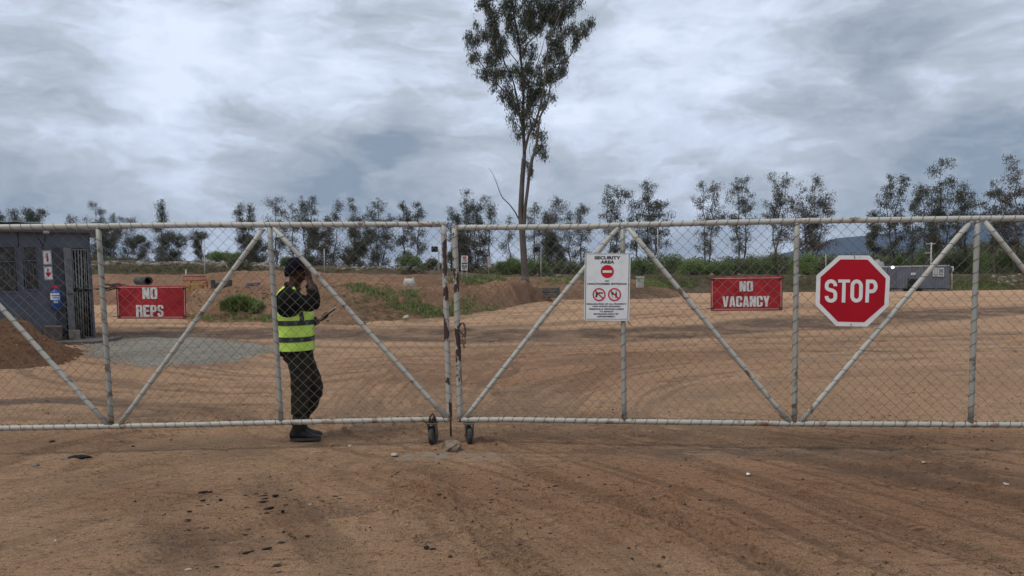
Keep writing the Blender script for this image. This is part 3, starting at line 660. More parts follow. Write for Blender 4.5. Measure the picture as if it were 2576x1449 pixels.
mb = MB(); mb.tube([GR(1163, 853, .037), GR(1163, 846, .037), GR(1165, 842, .037), GR(1168, 842, .037), GR(1170, 846, .037), GR(1170, 853, .037)], .0035, 8)
mb.build('shackle', M['rust'], pk, smooth=True)

# ------------------------------------------------------------------ lettering and signs
_tc = {}
def text_shape(s, bold=.02):
    k = (s, bold)
    if k not in _tc:
        cu = bpy.data.curves.new('txt', 'FONT'); cu.body = s; cu.offset = bold; cu.resolution_u = 3; cu.align_x = 'CENTER'
        ob = bpy.data.objects.new('txt', cu); me = bpy.data.meshes.new_from_object(ob)
        v = np.array([w.co[:2] for w in me.vertices]); f = [tuple(p.vertices) for p in me.polygons]
        bpy.data.objects.remove(ob); bpy.data.curves.remove(cu); bpy.data.meshes.remove(me); _tc[k] = (v, f)
    return _tc[k]
def text_on(mb, s, x0, x1, y0, y1, place, off, bold=.02, condense=True):
    v, f = text_shape(s, bold); lo, hi = v.min(0), v.max(0)
    u = (v - lo) / (hi - lo)
    mb.add([place(x0 + (x1 - x0) * a, y1 + (y0 - y1) * b, off) for a, b in u], f)
GW = .37
_S = {'N': [[(0, 0), (0, 1), (GW, 1), (GW, 0)], [(1 - GW, 0), (1 - GW, 1), (1, 1), (1, 0)], [(0.05, 1), (.42, 1), (.95, 0), (.58, 0)]],
 'E': [[(0, 0), (0, 1), (.42, 1), (.42, 0)], [(.42, .83), (.42, 1), (1, 1), (1, .83)], [(.42, .43), (.42, .59), (.93, .59), (.93, .43)], [(.42, 0), (.42, .17), (1, .17), (1, 0)]],
 'R': [[(0, 0), (0, 1), (.38, 1), (.38, 0)], [(.38, .84), (.38, 1), (.78, 1), (.93, .95), (.93, .84)], [(.62, .56), (.62, .84), (.98, .84), (.98, .58), (.9, .51)], [(.38, .44), (.38, .58), (.62, .58), (.9, .51), (.96, .42)], [(.62, 0), (.62, .44), (.96, .42), (1, .35), (1, 0)]],
 'P': [[(0, 0), (0, 1), (.40, 1), (.40, 0)], [(.40, .84), (.40, 1), (.78, 1), (.93, .95), (.97, .84)], [(.64, .56), (.64, .84), (.98, .84), (1, .7), (.98, .56)], [(.40, .40), (.40, .56), (.98, .56), (.93, .45), (.8, .40)]],
 'S': [[(.05, .84), (.1, .95), (.25, 1), (.75, 1), (.9, .95), (.95, .84)], [(.02, .56), (.02, .84), (.38, .84), (.38, .64)], [(.60, .70), (.60, .84), (.97, .84), (.97, .70)], [(.02, .56), (.38, .64), (.97, .42), (.62, .34)], [(.62, .16), (.62, .34), (.97, .42), (.97, .16)], [(.03, .16), (.03, .31), (.40, .31), (.40, .16)], [(.1, .05), (.05, .16), (.96, .16), (.9, .05), (.75, 0), (.25, 0)]],
 'V': [[(0, 1), (.38, 1), (.58, .2), (.68, 0), (.30, 0)], [(.50, .32), (.66, 1), (1, 1), (.70, 0), (.58, 0)]],
 'A': [[(0, 0), (.28, 1), (.50, 1), (.50, .78), (.36, 0)], [(.50, .78), (.50, 1), (.72, 1), (1, 0), (.64, 0)], [(.38, .16), (.40, .33), (.60, .33), (.62, .16)]],
 'C': [[(0, .12), (0, .88), (.38, .88), (.38, .12)], [(.08, .96), (.25, 1), (.75, 1), (.92, .96), (1, .86), (0, .86)][::-1], [(.62, .62), (.62, .86), (1, .86), (1, .62)], [(.62, .14), (.62, .40), (1, .40), (1, .14)], [(0, .14), (1, .14), (.92, .04), (.75, 0), (.25, 0), (.08, .04)]],
 'O': [[(0, .12), (0, .88), (.38, .88), (.38, .12)], [(.08, .96), (.25, 1), (.75, 1), (.92, .96), (1, .86), (0, .86)][::-1], [(.62, .14), (.62, .86), (1, .86), (1, .14)], [(0, .14), (1, .14), (.92, .04), (.75, 0), (.25, 0), (.08, .04)]],
 'Y': [[(0, 1), (.38, 1), (.60, .5), (.30, .4)], [(.40, .5), (.66, 1), (1, 1), (.70, .4)], [(.31, 0), (.31, .46), (.69, .46), (.69, 0)]]}
def chars_on(mb, s, x0, x1, y0, y1, place, off, bold=.02, gap=.12):
    # heavy condensed block lettering built from plain strokes
    n = len(s); w = (x1 - x0) / (n + (n - 1) * gap); x = x0
    for c in s:
        for k, P_ in enumerate(_S[c]): mb.add([place(x + w * a, y1 + (y0 - y1) * b, off + .0003 * k) for a, b in P_], [tuple(range(len(P_)))])
        x += w * (1 + gap)
def quad_place(pl, q, base_off):            # local 0..1 square mapped onto a sign whose pixel corners are q (tl,tr,br,bl)
    q = [np.array(p, float) for p in q]
    def f(u, v, off=0.0):
        p = (q[0] * (1 - u) + q[1] * u) * (1 - v) + (q[3] * (1 - u) + q[2] * u) * v
        return pl(p[0], p[1], base_off + off)
    return f
def px_place(pl, conv, base_off):           # zoomed-picture coordinates straight onto the sign plane
    return lambda x, y, off=0.0: pl(*conv(x, y), base_off + off)
def rect(mb, place, x0, y0, x1, y1, off): mb.add([place(x0, y0, off), place(x0, y1, off), place(x1, y1, off), place(x1, y0, off)], [(0, 1, 2, 3)])
def poly(mb, place, pts, off): mb.add([place(x, y, off) for x, y in pts], [tuple(range(len(pts)))])
def disc(mb, place, cx, cy, rx, ry, off, n=40): poly(mb, place, [(cx + rx * math.cos(t), cy - ry * math.sin(t)) for t in np.linspace(0, 2 * math.pi, n + 1)[:-1]], off)
def ring_(mb, place, cx, cy, ro, ri, off, n=48):
    T = np.linspace(0, 2 * math.pi, n + 1)[:-1]
    v = [place(cx + ro * math.cos(t), cy - ro * math.sin(t), off) for t in T] + [place(cx + ri * math.cos(t), cy - ri * math.sin(t), off) for t in T]
    mb.add(v, [(i, (i + 1) % n, n + (i + 1) % n, n + i) for i in range(n)])
def ribbon(mb, place, pts, w, off, closed=False):
    P = np.array(pts, float); n = len(P); L = []; Rr = []
    for i in range(n):
        a = P[(i - 1) % n] if (closed or i > 0) else P[i]; b = P[(i + 1) % n] if (closed or i < n - 1) else P[i]
        t = b - a; t /= np.linalg.norm(t) + 1e-9; m_ = np.array([-t[1], t[0]]); 
        d1 = P[i] - a; d2 = b - P[i]; c = 1.0
        if np.linalg.norm(d1) > 1e-6 and np.linalg.norm(d2) > 1e-6:
            d1 /= np.linalg.norm(d1); d2 /= np.linalg.norm(d2); c = max(.5, math.sqrt((1 + d1 @ d2) / 2))
        L.append(P[i] + m_ * w / 2 / c); Rr.append(P[i] - m_ * w / 2 / c)
    v = [place(*p, off) for p in L] + [place(*p, off) for p in Rr]
    mb.add(v, [(i, (i + 1) % n, n + (i + 1) % n, n + i) for i in range(n if closed else n - 1)])
M['sign_white'] = mat('white_sign_board', (.72, .74, .75), .45, var=.12, vscale=14, mask=(.45, .7))
M['sign_black'] = mat('black_print', (.02, .02, .024), .5)
M['sign_red'] = mat('red_print', (.48, .016, .034), .5, spec=.2)
M['stop_red'] = mat('retroreflective_red', (.42, .004, .016), .5, spec=.2, var=.18, vscale=5, mask=(.35, .7))
M['stop_white'] = mat('retroreflective_white', (.74, .74, .73), .4, var=.08, vscale=9)
M['banner'] = mat('red_vinyl_banner', (.43, .030, .038), .55, spec=.2, col2=(.33, .020, .027), vscale=7, mask=(.4, .6))
M['banner_text'] = mat('white_vinyl_print', (.70, .70, .67), .5)
M['banner_edge'] = mat('pink_banner_hem', (.62, .36, .34), .5)
M['tie'] = mat('black_cable_tie', (.015, .015, .017), .5)
# NO REPS and NO VACANCY banners hang behind the wire
def banner(pl, q, label, lines, seed, group=None):
    off = -.046
    base = pl((q[0][0] + q[3][0]) / 2, (q[0][1] + q[3][1]) / 2, off)
    root = empty('banner', base, label, 'banner', 'red vinyl banners tied to the gate')
    qp = quad_place(pl, q, off)
    def wav(u, v): return .006 * math.sin(u * 5 + v * 3 + seed) * math.sin(v * 3.1) + .012 * float(fbm(u * 4, v * 2.2, seed)) + .004 * math.sin((u - v) * 9 + seed) * (1 - u) - .006 * (abs(u - .5) * 2) ** 4
    def place(u, v, o=0.0): return qp(u, v, o + wav(u, v))
    nu_, nv_ = 44, 22; mb = MB(); vv = [place(i / nu_, j / nv_) for j in range(nv_ + 1) for i in range(nu_ + 1)]
    ff = [(j * (nu_ + 1) + i, (j + 1) * (nu_ + 1) + i, (j + 1) * (nu_ + 1) + i + 1, j * (nu_ + 1) + i + 1) for j in range(nv_) for i in range(nu_)]
    sh = mb.add(vv, ff).build('sheet', M['banner'], root, smooth=True)
    so = sh.modifiers.new('solid', 'SOLIDIFY'); so.thickness = .0012; so.offset = -1 
    W, H = np.linalg.norm(qp(1, 0) - qp(0, 0)), np.linalg.norm(qp(0, 1) - qp(0, 0))
    mb = MB(); d = .008; iu, iv = d / W * 1.3, d / H * 1.3; t_ = .006
    def strip(a, b, hor):
        n = 30
        for k in range(n):
            s0, s1 = a + (b - a) * k / n, a + (b - a) * (k + 1) / n
            yield s0, s1
    for s0, s1 in strip(iu, 1 - iu, True):
        for v_ in (iv, 1 - iv - t_ / H):
            mb.add([place(s0, v_, .003), place(s0, v_ + t_ / H, .003), place(s1, v_ + t_ / H, .003), place(s1, v_, .003)], [(0, 1, 2, 3)])
    for s0, s1 in strip(iv, 1 - iv, False):
        for u_ in (iu, 1 - iu - t_ / W):
            mb.add([place(u_, s0, .0034), place(u_, s1, .0034), place(u_ + t_ / W, s1, .0034), place(u_ + t_ / W, s0, .0034)], [(0, 1, 2, 3)])
    mb.build('hem_line', M['banner_edge'], root)
    mb = MB()
    for (s, u0, u1, v0, v1) in lines:
        mb = MB(); chars_on(mb, s, u0, u1, v0, v1, place, .0035, bold=.07, gap=.10); mb.build('lettering', M['banner_text'], root)
    for (u, v) in ((.035, .08), (.965, .08), (.035, .92), (.965, .92)):
        mb = MB(); c = place(u, v, .004); T = np.linspace(0, 2 * math.pi, 17)
        mb.tube([c + pl.h * math.cos(t) * .008 + np.array([0, 0, 1]) * math.sin(t) * .008 for t in T], .0035, 6)
        g_ = mb.build('eyelet', M['lace'], root, smooth=True)
        mb = MB(); e_ = pl.h * (-.05 if u < .5 else .05) + np.array([0, 0, .012 if v < .5 else -.004])
        mb.tube([c, c + e_ * .5 + pl.n * .02, c + e_ + pl.n * .012], .003, 5); mb.tube([c + e_ * .6 + pl.n * .02, c + e_ * 1.5 + pl.n * .02 + np.array([0, 0, .01])], .002, 5)
        mb.build('cable_tie', M['tie'], root)
    return root
banner(GL, [(291.2, 719), (467.6, 719), (468.8, 801.6), (295.5, 801.6)], 'red banner on the left gate leaf reading NO REPS',
       [('NO', .375, .590, .055, .40), ('REPS', .275, .675, .585, .94)], 3)
banner(GR, [(1787.8, 697), (1969.1, 694.7), (1968.2, 780.7), (1787.8, 782)], 'red banner on the right gate leaf reading NO VACANCY',
       [('NO', .40, .588, .135, .435), ('VACANCY', .163, .82, .575, .885)], 7)
# security notice
cz = lambda x, y: ((2250 + x / 4.14) / 1.58385, (960 + y / 4.14) / 1.58385)
SP = px_place(GR, cz, .034)
root = empty('security_sign', SP(700, 1315), 'white notice board on the gate headed SECURITY AREA', 'sign')
mb = MB(); mb.quadprism([SP(332, 198), SP(320, 1310), SP(1062, 1320), SP(1088, 206)], -GR.n * .004); mb.build('board', M['sign_white'], root, bevel=.0008)
sk = lambda x, y, off=0.0: SP(x - (y - 200) * .0105 * ((1 - (x - 340) / 740) * 1.2 + (x - 340) / 740 * 2.2), y, off)
mb = MB(); ribbon(mb, SP, [(352, 214), (340, 1290), (1040, 1290), (1066, 212)], 8, .0012, True); mb.build('border_line', M['sign_black'], root)
mb = MB()
for s, a, b, c_, d_ in (('SECURITY', 490, 922, 250, 305), ('AREA', 588, 820, 322, 374), ('NO', 666, 732, 648, 675), ('UNAUTHORISED ENTRANCE', 374, 1022, 692, 723)):
    mb = MB(); text_on(mb, s, a, b, c_, d_, SP, .0014, .045); mb.build('lettering', M['sign_black'], root)
mb = MB()
for s, a, b, c_, d_ in (('DECLARATION OF ALL PROPERTY', 360, 1020, 1027, 1053), ('AND GOODS REQUIRED.', 455, 925, 1068, 1094), ('PERSONS & VEHICLE LIABLE', 402, 975, 1110, 1136),
                   ('TO SEARCH', 573, 802, 1151, 1177), ('ENTRANCE ONLY BY', 480, 893, 1192, 1219), ('APPOINTMENT.', 534, 836, 1234, 1260)):
    mb = MB(); text_on(mb, s, a, b, c_, d_, SP, .0014, .045); mb.build('lettering', M['sign_black'], root)
mb = MB(); disc(mb, SP, 703, 504, 108, 108, .0014); ds = mb.build('no_entry_symbol', M['sign_red'], root)
mb = MB(); rect(mb, SP, 626, 486, 779, 524, .0022); o_ = mb.build('white_bar', M['sign_white'], ds)
for cx_, nm in ((567, 'no_firearms_symbol'), (822, 'no_alcohol_symbol')):
    mb = MB(); disc(mb, SP, cx_, 885, 100, 100, .0012); base_ = mb.build(nm, mat('white_print', (.66, .67, .68), .45), root)
    mb = MB()
    if cx_ == 567:
        poly(mb, SP, [(506, 858), (514, 846), (632, 848), (638, 852), (636, 868), (560, 872), (556, 886), (544, 890), (536, 926), (530, 934), (500, 924), (518, 876), (510, 872)], .0018)
    else:
        poly(mb, SP, [(846, 814), (854, 814), (856, 848), (862, 862), (862, 936), (836, 944), (834, 862), (842, 848)], .0018)
        poly(mb, SP, [(768, 850), (808, 850), (812, 868), (804, 886), (794, 892), (793, 936), (804, 942), (776, 942), (788, 936), (787, 892), (774, 884), (766, 868)], .0018)
    mb.build('figure', M['sign_black'], base_)
    mb = MB(); ring_(mb, SP, cx_, 885, 108, 86, .0022); ribbon(mb, SP, [(cx_ - 64, 821), (cx_ + 64, 949)], 22, .0026); mb.build('ban_ring', M['sign_red'], base_)
mb = MB()
for p, q_ in (((345, 205), (312, 170)), ((1075, 208), (1100, 205)), ((335, 1305), (322, 1325)), ((1040, 1310), (1072, 1372)), ((1065, 725), (1095, 722))):
    mb = MB(); mb.tube([SP(*p, .002), SP(*q_, .006)] + ([SP(1098, 1396, .0)] if q_ == (1072, 1372) else []), .003, 5); mb.build('cable_tie', M['tie'], root)
# stop sign
cs = lambda x, y: ((3200 + x / 3.963) / 1.58385, (980 + y / 3.963) / 1.58385)
TP = px_place(GR, cs, .040)
root = empty('stop_sign', TP(760, 1268), 'red octagonal STOP sign with a white border wired to the gate', 'sign')
outer = [(565, 148), (1048, 150), (1371, 488), (1352, 942), (1012, 1272), (520, 1262), (196, 930), (211, 466)]
inner = [(590, 212), (1018, 215), (1305, 512), (1281, 930), (965, 1205), (548, 1195), (262, 903), (275, 492)]
def rounded(P, r=14, n=3):
    out = []; k = len(P)
    for i in range(k):
        a, b, c = [np.array(P[j % k], float) for j in (i - 1, i, i + 1)]
        u = b + (a - b) / np.linalg.norm(a - b) * r; w = b + (c - b) / np.linalg.norm(c - b) * r
        for t in np.linspace(0, 1, n + 1): out.append(tuple((1 - t) ** 2 * u + 2 * t * (1 - t) * b + t * t * w))
    return out
O_ = rounded(outer)
mb = MB(); mb.quadprism([TP(*p) for p in O_[::-1]], -GR.n * .0025); mb.build('plate', M['stop_white'], root)
mb = MB(); poly(mb, TP, inner[::-1], .0012); mb.build('red_face', M['stop_red'], root)
def arc(cx, cy, rx, ry, a0, a1, n=14): return [(cx + rx * math.cos(R(a)), cy - ry * math.sin(R(a))) for a in np.linspace(a0, a1, n)]
mb = MB(); w = 58; h = w / 2
ribbon(mb, TP, [(508, 635)] + [(508, 622)] + arc(440, 622, 68, 66, 0, 180, 16) + [(372, 640)] + arc(430, 650, 58, 42, 180, 238, 6) + [(470, 706)] + arc(448, 760, 60, 56, 55, 0, 7) + [(508, 805)] + arc(440, 805, 68, 61, 0, -180, 16) + [(371, 790)], w, .0022)
rect(mb, TP, 553, 530, 741, 578, .0022); mb.add([TP(618, 577.9, .0022), TP(609, 893, .0022), TP(665, 893, .0022), TP(673, 577.9, .0022)], [(0, 1, 2, 3)])
ribbon(mb, TP, arc(846, 632, 68, 74, 0, 180, 14) + arc(842, 792, 68, 72, 180, 360, 14), w, .0022, True)
mb.add([TP(993, 530, .0022), TP(980, 893, .0022), TP(1036, 893, .0022), TP(1050, 530, .0022)], [(0, 1, 2, 3)])
ribbon(mb, TP, [(1048, 559), (1085, 559)] + arc(1090, 637, 56, 78, 85, -85, 16) + [(1080, 716), (1042, 718)], w, .0024)
mb.build('lettering', M['stop_white'], root)
mb = MB(); 
for c_, d in (((815, 188), (812, 145)), ((758, 1235), (756, 1270))):
    mb = MB(); mb.ball(TP(*c_, .002), (.0045, .0045, .0045), 8, 6); mb.tube([TP(*c_, .003), TP(*d, .006)], .0022, 5); mb.build('fixing_wire', M['lace'], root)
mb = MB(); 
for c_ in ((900, 168), (912, 180), (878, 158), (892, 186)): disc(mb, TP, *c_, 5, 3, .0014, 7)
mb.build('paint_chips', M['lace'], root)
# ------------------------------------------------------------------ dark cabin on the left
hr = ghit(240, 858)
H_R = at(240, 858, hr[1]); H_L = H_R - np.array([math.cos(R(30)), math.sin(R(30)), 0]) * 5
HP = VPlane(H_L, H_R)
ch_ = lambda x, y: (x / 2.786 / 1.58385, (900 + y / 2.786) / 1.58385)
HPp = px_place(HP, ch_, 0.0)
M['cabin'] = mat('dark_blue_grey_cabin_paint', (.098, .114, .145), .55, spec=.3, col2=(.072, .082, .105), vscale=2.2, mask=(.35, .65), bump=.1, bscale=12)
_t = M['cabin'].node_tree; _b = [n for n in _t.nodes if n.type == 'BSDF_PRINCIPLED'][0]
_w = N(_t, 'ShaderNodeTexWave', ins={'Vector': N(_t, 'ShaderNodeTexCoord').outputs['Object'], 'Scale': 2.6, 'Distortion': 0.0}, wave_profile='SAW')
_bp = N(_t, 'ShaderNodeBump', ins={'Height': _w.outputs['Fac'], 'Strength': .5, 'Distance': .012}); _t.links.new(_bp.outputs[0], _b.inputs['Normal'])
M['door_shade'] = mat('painted_door_shade', (.035, .038, .052), .6)
M['black'] = mat('black_and_unlit_interior', (.008, .008, .009), .9)
M['glass'] = mat('dusty_window_glass', (.018, .021, .022), .25, spec=.3, col2=(.07, .075, .07), vscale=4)
M['bars'] = mat('grey_steel_bars', (.085, .085, .082), .6)
M['alu'] = mat('galvanised_door_panel', (.20, .21, .225), .5, metal=.1, var=.25, vscale=9)
M['concrete'] = mat('dirty_concrete', (.22, .195, .165), .9, var=.45, vscale=9, bump=.4, bscale=30)
M['slab'] = mat('dark_concrete', (.11, .098, .085), .9, var=.4, vscale=9, bump=.4, bscale=30)
cab = empty('site_cabin', H_R, 'dark blue-grey site cabin with barred windows at the left', 'cabin')
back = -HP.n * 2.44
def wallpoly(mb, pts, off=0.0, th=.05):
    mb.quadprism([HPp(x, y, off) for x, y in pts][::-1], -HP.n * th)
XL = -900                                      # the cabin goes on out of the frame to the left
xb = lambda x, y: x                            
mb = MB()
# front wall in panels round the openings (two windows, doorway)
wallpoly(mb, [(XL, 40), (XL, 215), (700, 240), (985, 250), (975, 66)])
wallpoly(mb, [(165, 226), (215, 735), (272, 712), (252, 227)]); wallpoly(mb, [(400, 231), (442, 708), (748, 1290), (700, 240)])
wallpoly(mb, [(XL, 742), (XL, 1190), (748, 1190), (735, 1010), (442, 708), (272, 712), (215, 735)], .002)
wallpoly(mb, [(975, 248), (1040, 1258), (1066, 1258), (990, 248)])
mb.build('front_wall', M['cabin'], cab)
mb = MB()
a, b, c_, d_ = HPp(XL, 40, -.05), HPp(990, 66, -.05), HPp(1066, 1258, -.05), HPp(XL, 1190, -.05)
rr = [b + 0 * back, c_, c_ + back, b + back]; mb.quadprism(rr, HP.h * -.04)
mb.quadprism([a + back, b + back, c_ + back, d_ + back], -HP.n * .05)
mb.build('side_wall', M['cabin'], cab)
mb = MB(); mb.quadprism([HPp(XL, 200, -.9), HPp(XL, 1200, -.9), HPp(1040, 1256, -.9), HPp(980, 200, -.9)], -HP.n * .02); mb.build('interior_shade', M['black'], cab)  # black backing: darkness of the unlit room put into its colour
mb = MB()
z0 = HPp(0, 55)[2]
def topring(z, ov): 
    A = HPp(XL, 60); B = HPp(990, 60); n = HP.n; h = HP.h
    return [np.array([*(A + n * ov)[:2], z]), np.array([*(B + n * ov + h * (ov + .06))[:2], z]), np.array([*(B + h * (ov + .06) + back - n * ov)[:2], z]), np.array([*(A + back - n * ov)[:2], z])]
mb.rings([topring(z0 - .03, .16), topring(z0 + .05, .17), topring(z0 + .12, -.05)]); mb.build('roof', mat('dull_grey_roof', (.075, .078, .085), .5), cab, bevel=.01)
mb = MB(); pts = [HPp(x, 0, -.6 - .0) for x in range(-300, 560, 60)]
tp_ = []
for i, x in enumerate(range(-300, 620, 46)):
    q = HPp(x, 0, -.7); tp_.append(np.array([q[0], q[1], z0 + .16 + .055 * math.sin((x + 300) / 900 * math.pi) + .01 * math.sin(i * 1.3)]))
mb.tube(tp_, [(.5, .035) if 0 < i < len(tp_) - 1 else .02 for i in range(len(tp_))], 10); mb.build('roof_sheet', mat('grey_green_roof_sheet', (.16, .20, .19), .5), cab, smooth=True)
def window(x0t, x1t, yt, x0b, x1b, yb, ymid, bars, name='window'):
    w = MB(); t = 11
    E = lambda u, y: (x0t + (x0b - x0t) * (y - yt) / (yb - yt)) * (1 - u) + (x1t + (x1b - x1t) * (y - yt) / (yb - yt)) * u
    for u0, u1, y0, y1 in ((0, 0, yt, yb), (1, 1, yt, yb)):
        s = 1 if u0 == 0 else -1
        w.quadprism([HPp(E(u0, y0), y0, .03), HPp(E(u0, y1), y1, .03), HPp(E(u0, y1) + s * t, y1, .03), HPp(E(u0, y0) + s * t, y0, .03)][::s], -HP.n * .07)
    for y, dy in ((yt, 10), (ymid - 7, 13), (yb - 12, 14)):
        w.quadprism([HPp(E(0, y), y, .034), HPp(E(0, y + dy), y + dy, .034), HPp(E(1, y + dy), y + dy, .034), HPp(E(1, y), y, .034)], -HP.n * .06)
    fr = w.build(name, M['cabin'], cab)
    w = MB(); w.quadprism([HPp(E(0, yt), yt, -.02), HPp(E(0, yb), yb, -.02), HPp(E(1, yb), yb, -.02), HPp(E(1, yt), yt, -.02)], -HP.n * .006); w.build('pane', M['glass'], fr)
    w = MB()
    for k in range(bars):
        u = (k + .7) / (bars + .3); w.tube([HPp(E(u, ymid + 6), ymid + 6, .0), HPp(E(u, yb - 12), yb - 12, .0)], .009, 6)
    for y in ((yb + ymid) / 2, ): w.tube([HPp(E(0, y), y, .0), HPp(E(1, y), y, .0)], .008, 6)
    w.tube([HPp(E(.1, ymid + 10), ymid + 10, -.008), HPp(E(.9, yb - 20), yb - 20, -.008)], .006, 6); w.tube([HPp(E(.9, ymid + 10), ymid + 10, -.008), HPp(E(.1, yb - 20), yb - 20, -.008)], .006, 6)
    w.build('window_bars', M['bars'], fr, smooth=True)
window(250, 402, 226, 286, 446, 712, 386, 4)
window(-300, 166, 226, -262, 217, 738, 398, 9)
wallpoly_ = MB()
mb = MB(); mb.quadprism([HPp(XL, 200, .001), HPp(XL, 760, .001), HPp(-262, 760, .001), HPp(-300, 200, .001)], -HP.n * .05); mb.build('wall_panel', M['cabin'], cab)
mb = MB(); mb.quadprism([HPp(575, 235, .010), HPp(640, 1185, .010), HPp(748, 1190, .010), HPp(700, 240, .010)], -HP.n * .008); mb.build('door_shade_sheet', M['door_shade'], cab)  # dark sheet standing in for the shade the open door casts
for pp_ in (((196, 66), (205, 228)), ((395, 80), (470, 210), (480, 260)), ((505, 90), (485, 215))):
    mb = MB(); mb.tube([HPp(*q_, .012) for q_ in pp_], .006, 6); mb.build('wall_cable', M['black'], cab, smooth=True)
# panel door standing open and the barred security door
dr = MB(); dr.quadprism([HPp(700, 240, .05), HPp(770, 1258, .05), HPp(845, 1258, .05), HPp(790, 246, .05)], -HP.n * .045)
for k in range(5):
    u = .12 + k * .19; dr.tube([HPp(700 + 90 * u, 252, .056), HPp(770 + 75 * u, 1170, .056)], .008, 5)
d1 = dr.build('door', M['alu'], cab); d1['label'] = 'ribbed grey metal door standing open'
dr = MB(); dr.quadprism([HPp(752, 746, .075), HPp(754, 764, .075), HPp(812, 764, .075), HPp(811, 746, .075)], -HP.n * .03); dr.build('door_bolt', M['slab'], d1)
dr = MB()
for xt, xb_, r_ in ((798, 862, .012), (830, 882, .014), (866, 905, .016), (898, 930, .019), (930, 960, .010), (946, 985, .010), (968, 1024, .012)):
    dr.tube([HPp(xt, 256, -.02), HPp(xb_, 1240, -.02)], r_, 8)
for y, x0_, x1_ in ((262, 798, 975), (722, 826, 1010), (700, 826, 1008), (1236, 862, 1036)): dr.tube([HPp(x0_, y, -.02), HPp(x1_, y, -.02)], .016, 8)
d2 = dr.build('security_door', mat('pale_security_bars', (.20, .205, .195), .6, var=.4, vscale=6), cab, smooth=True)
dr = MB(); dr.quadprism([HPp(805, 690, .0), HPp(808, 735, .0), HPp(1025, 730, .0), HPp(1020, 700, .0)], -HP.n * .03); dr.build('lock_plate', M['black'], d2)
mb = MB(); mb.quadprism([HPp(760, 1160, .30), HPp(765, 1262, .30), HPp(895, 1260, .30), HPp(888, 1160, .30)], -HP.n * .3); mb.build('step', M['concrete'], cab, bevel=.01)
q = HPp(905, 1285, 0); mb = MB(); mb.box([q[0] + .05, q[1] - .2, q[2] + .015], (1.45, 1.2, .13)); mb.build('floor_slab', M['slab'], cab, bevel=.015)
mb = MB(); mb.quadprism([HPp(485, 60, .02), HPp(480, 84, .2), HPp(545, 86, .2), HPp(572, 56, .02)], np.array([0, 0, .05])); mb.build('wall_lamp', mat('grey_lamp_housing', (.30, .30, .29), .5), cab, bevel=.004)
mb = MB(); mb.quadprism([HPp(486, 1115, .42), HPp(486, 1302, .42), HPp(695, 1306, .42), HPp(690, 1115, .42)], -HP.n * .4)
tag(mb.build('footing_block', M['slab'], bevel=.02), 'rough dark concrete block under the cabin wall beside the door', 'concrete block')
# extinguisher signs
for (q, lab, cat_, kind_) in (([(470, 276), (565, 271), (578, 430), (483, 432)], 'white sign with a red fire extinguisher picture, on the cabin wall', 'sign', 0),
                        ([(482, 448), (576, 446), (590, 600), (494, 602)], 'white sign with a red downward arrow on the cabin wall', 'sign', 1)):
    qp = quad_place(lambda x, y, o: HP(*ch_(x, y), o), q, .02)
    root = empty('safety_sign', qp(0, 1), lab, cat_, 'fire safety signs on the cabin wall')
    mb = MB(); mb.quadprism([qp(0, 0), qp(0, 1), qp(1, 1), qp(1, 0)], -HP.n * .006); mb.build('board', M['sign_white'], root)
    mb = MB(); ribbon(mb, qp, [(.05, .04), (.05, .96), (.95, .96), (.95, .04)], .035, .001, True); mb.build('border_line', M['sign_black'], root)
    mb = MB()
    if kind_ == 0:
        poly(mb, qp, [(.40, .36), (.44, .32), (.60, .32), (.64, .36), (.64, .80), (.40, .80)][::-1], .0015); poly(mb, qp, [(.46, .31), (.47, .22), (.40, .18), (.62, .16), (.62, .2), (.56, .24), (.57, .31)][::-1], .0017)
        ribbon(mb, qp, [(.44, .22), (.34, .28), (.32, .5)], .05, .0015)
    else: poly(mb, qp, [(.40, .18), (.57, .18), (.57, .50), (.80, .42), (.80, .58), (.5, .80), (.22, .58), (.22, .42), (.40, .50)][::-1], .0015)
    mb.build('symbol', M['sign_red'], root)
# fire extinguisher
fx = empty('fire_extinguisher', HPp(622, 940, .12), 'blue fire extinguisher with a white label hanging on the dark cabin wall', 'fire extinguisher')
a, b = HPp(628, 935, .13), HPp(614, 712, .13); L = b - a
def turned(mb, a, b, prof, seg=20):
    a = np.asarray(a); L = np.asarray(b) - a; l = np.linalg.norm(L); t = L / l; u = np.cross(t, [0, 1, 0]); u /= np.linalg.norm(u); w = np.cross(t, u)
    return mb.rings([[a + L * s + (u * math.cos(x) + w * math.sin(x)) * r_ for x in np.linspace(0, 2 * math.pi, seg + 1)[:-1]] for s, r_ in prof])
rad = .105
M['blue'] = mat('blue_cylinder_paint', (.020, .085, .30), .35)
turned(MB(), a, b, [(0, rad * .6), (.03, rad), (.9, rad), (.96, rad * .8), (1.0, rad * .35), (1.06, rad * .3)]).build('cylinder', M['blue'], fx, smooth=True)
mb = MB(); l0, l1 = .50, .84; t = L / np.linalg.norm(L); u = np.cross(t, [0, 1, 0]); u /= np.linalg.norm(u); w = np.cross(t, u)
w = w if w[1] < 0 else -w
def cyl_patch(mb, s0, s1, a0, a1, r_): 
    T = np.linspace(a0, a1, 14); v = [a + L * s0 + (w * math.cos(x) + u * math.sin(x)) * r_ for x in T] + [a + L * s1 + (w * math.cos(x) + u * math.sin(x)) * r_ for x in T]
    mb.add(v, [(i, i + 1, 15 + i, 14 + i) for i in range(13)])
cyl_patch(mb, .52, .85, -1.3, 1.3, rad + .002); mb.build('cylinder_label', M['sign_white'], fx, smooth=True)
mb = MB(); sg = 1 if u[0] > 0 else -1
for s0, s1, a0, a1 in ((.70, .75, -.15, 1.25), (.60, .64, -.15, 1.25)): cyl_patch(mb, s0, s1, min(a0 * sg, a1 * sg), max(a0 * sg, a1 * sg), rad + .004)
mb.build('label_stripe', M['blue'], fx, smooth=True)
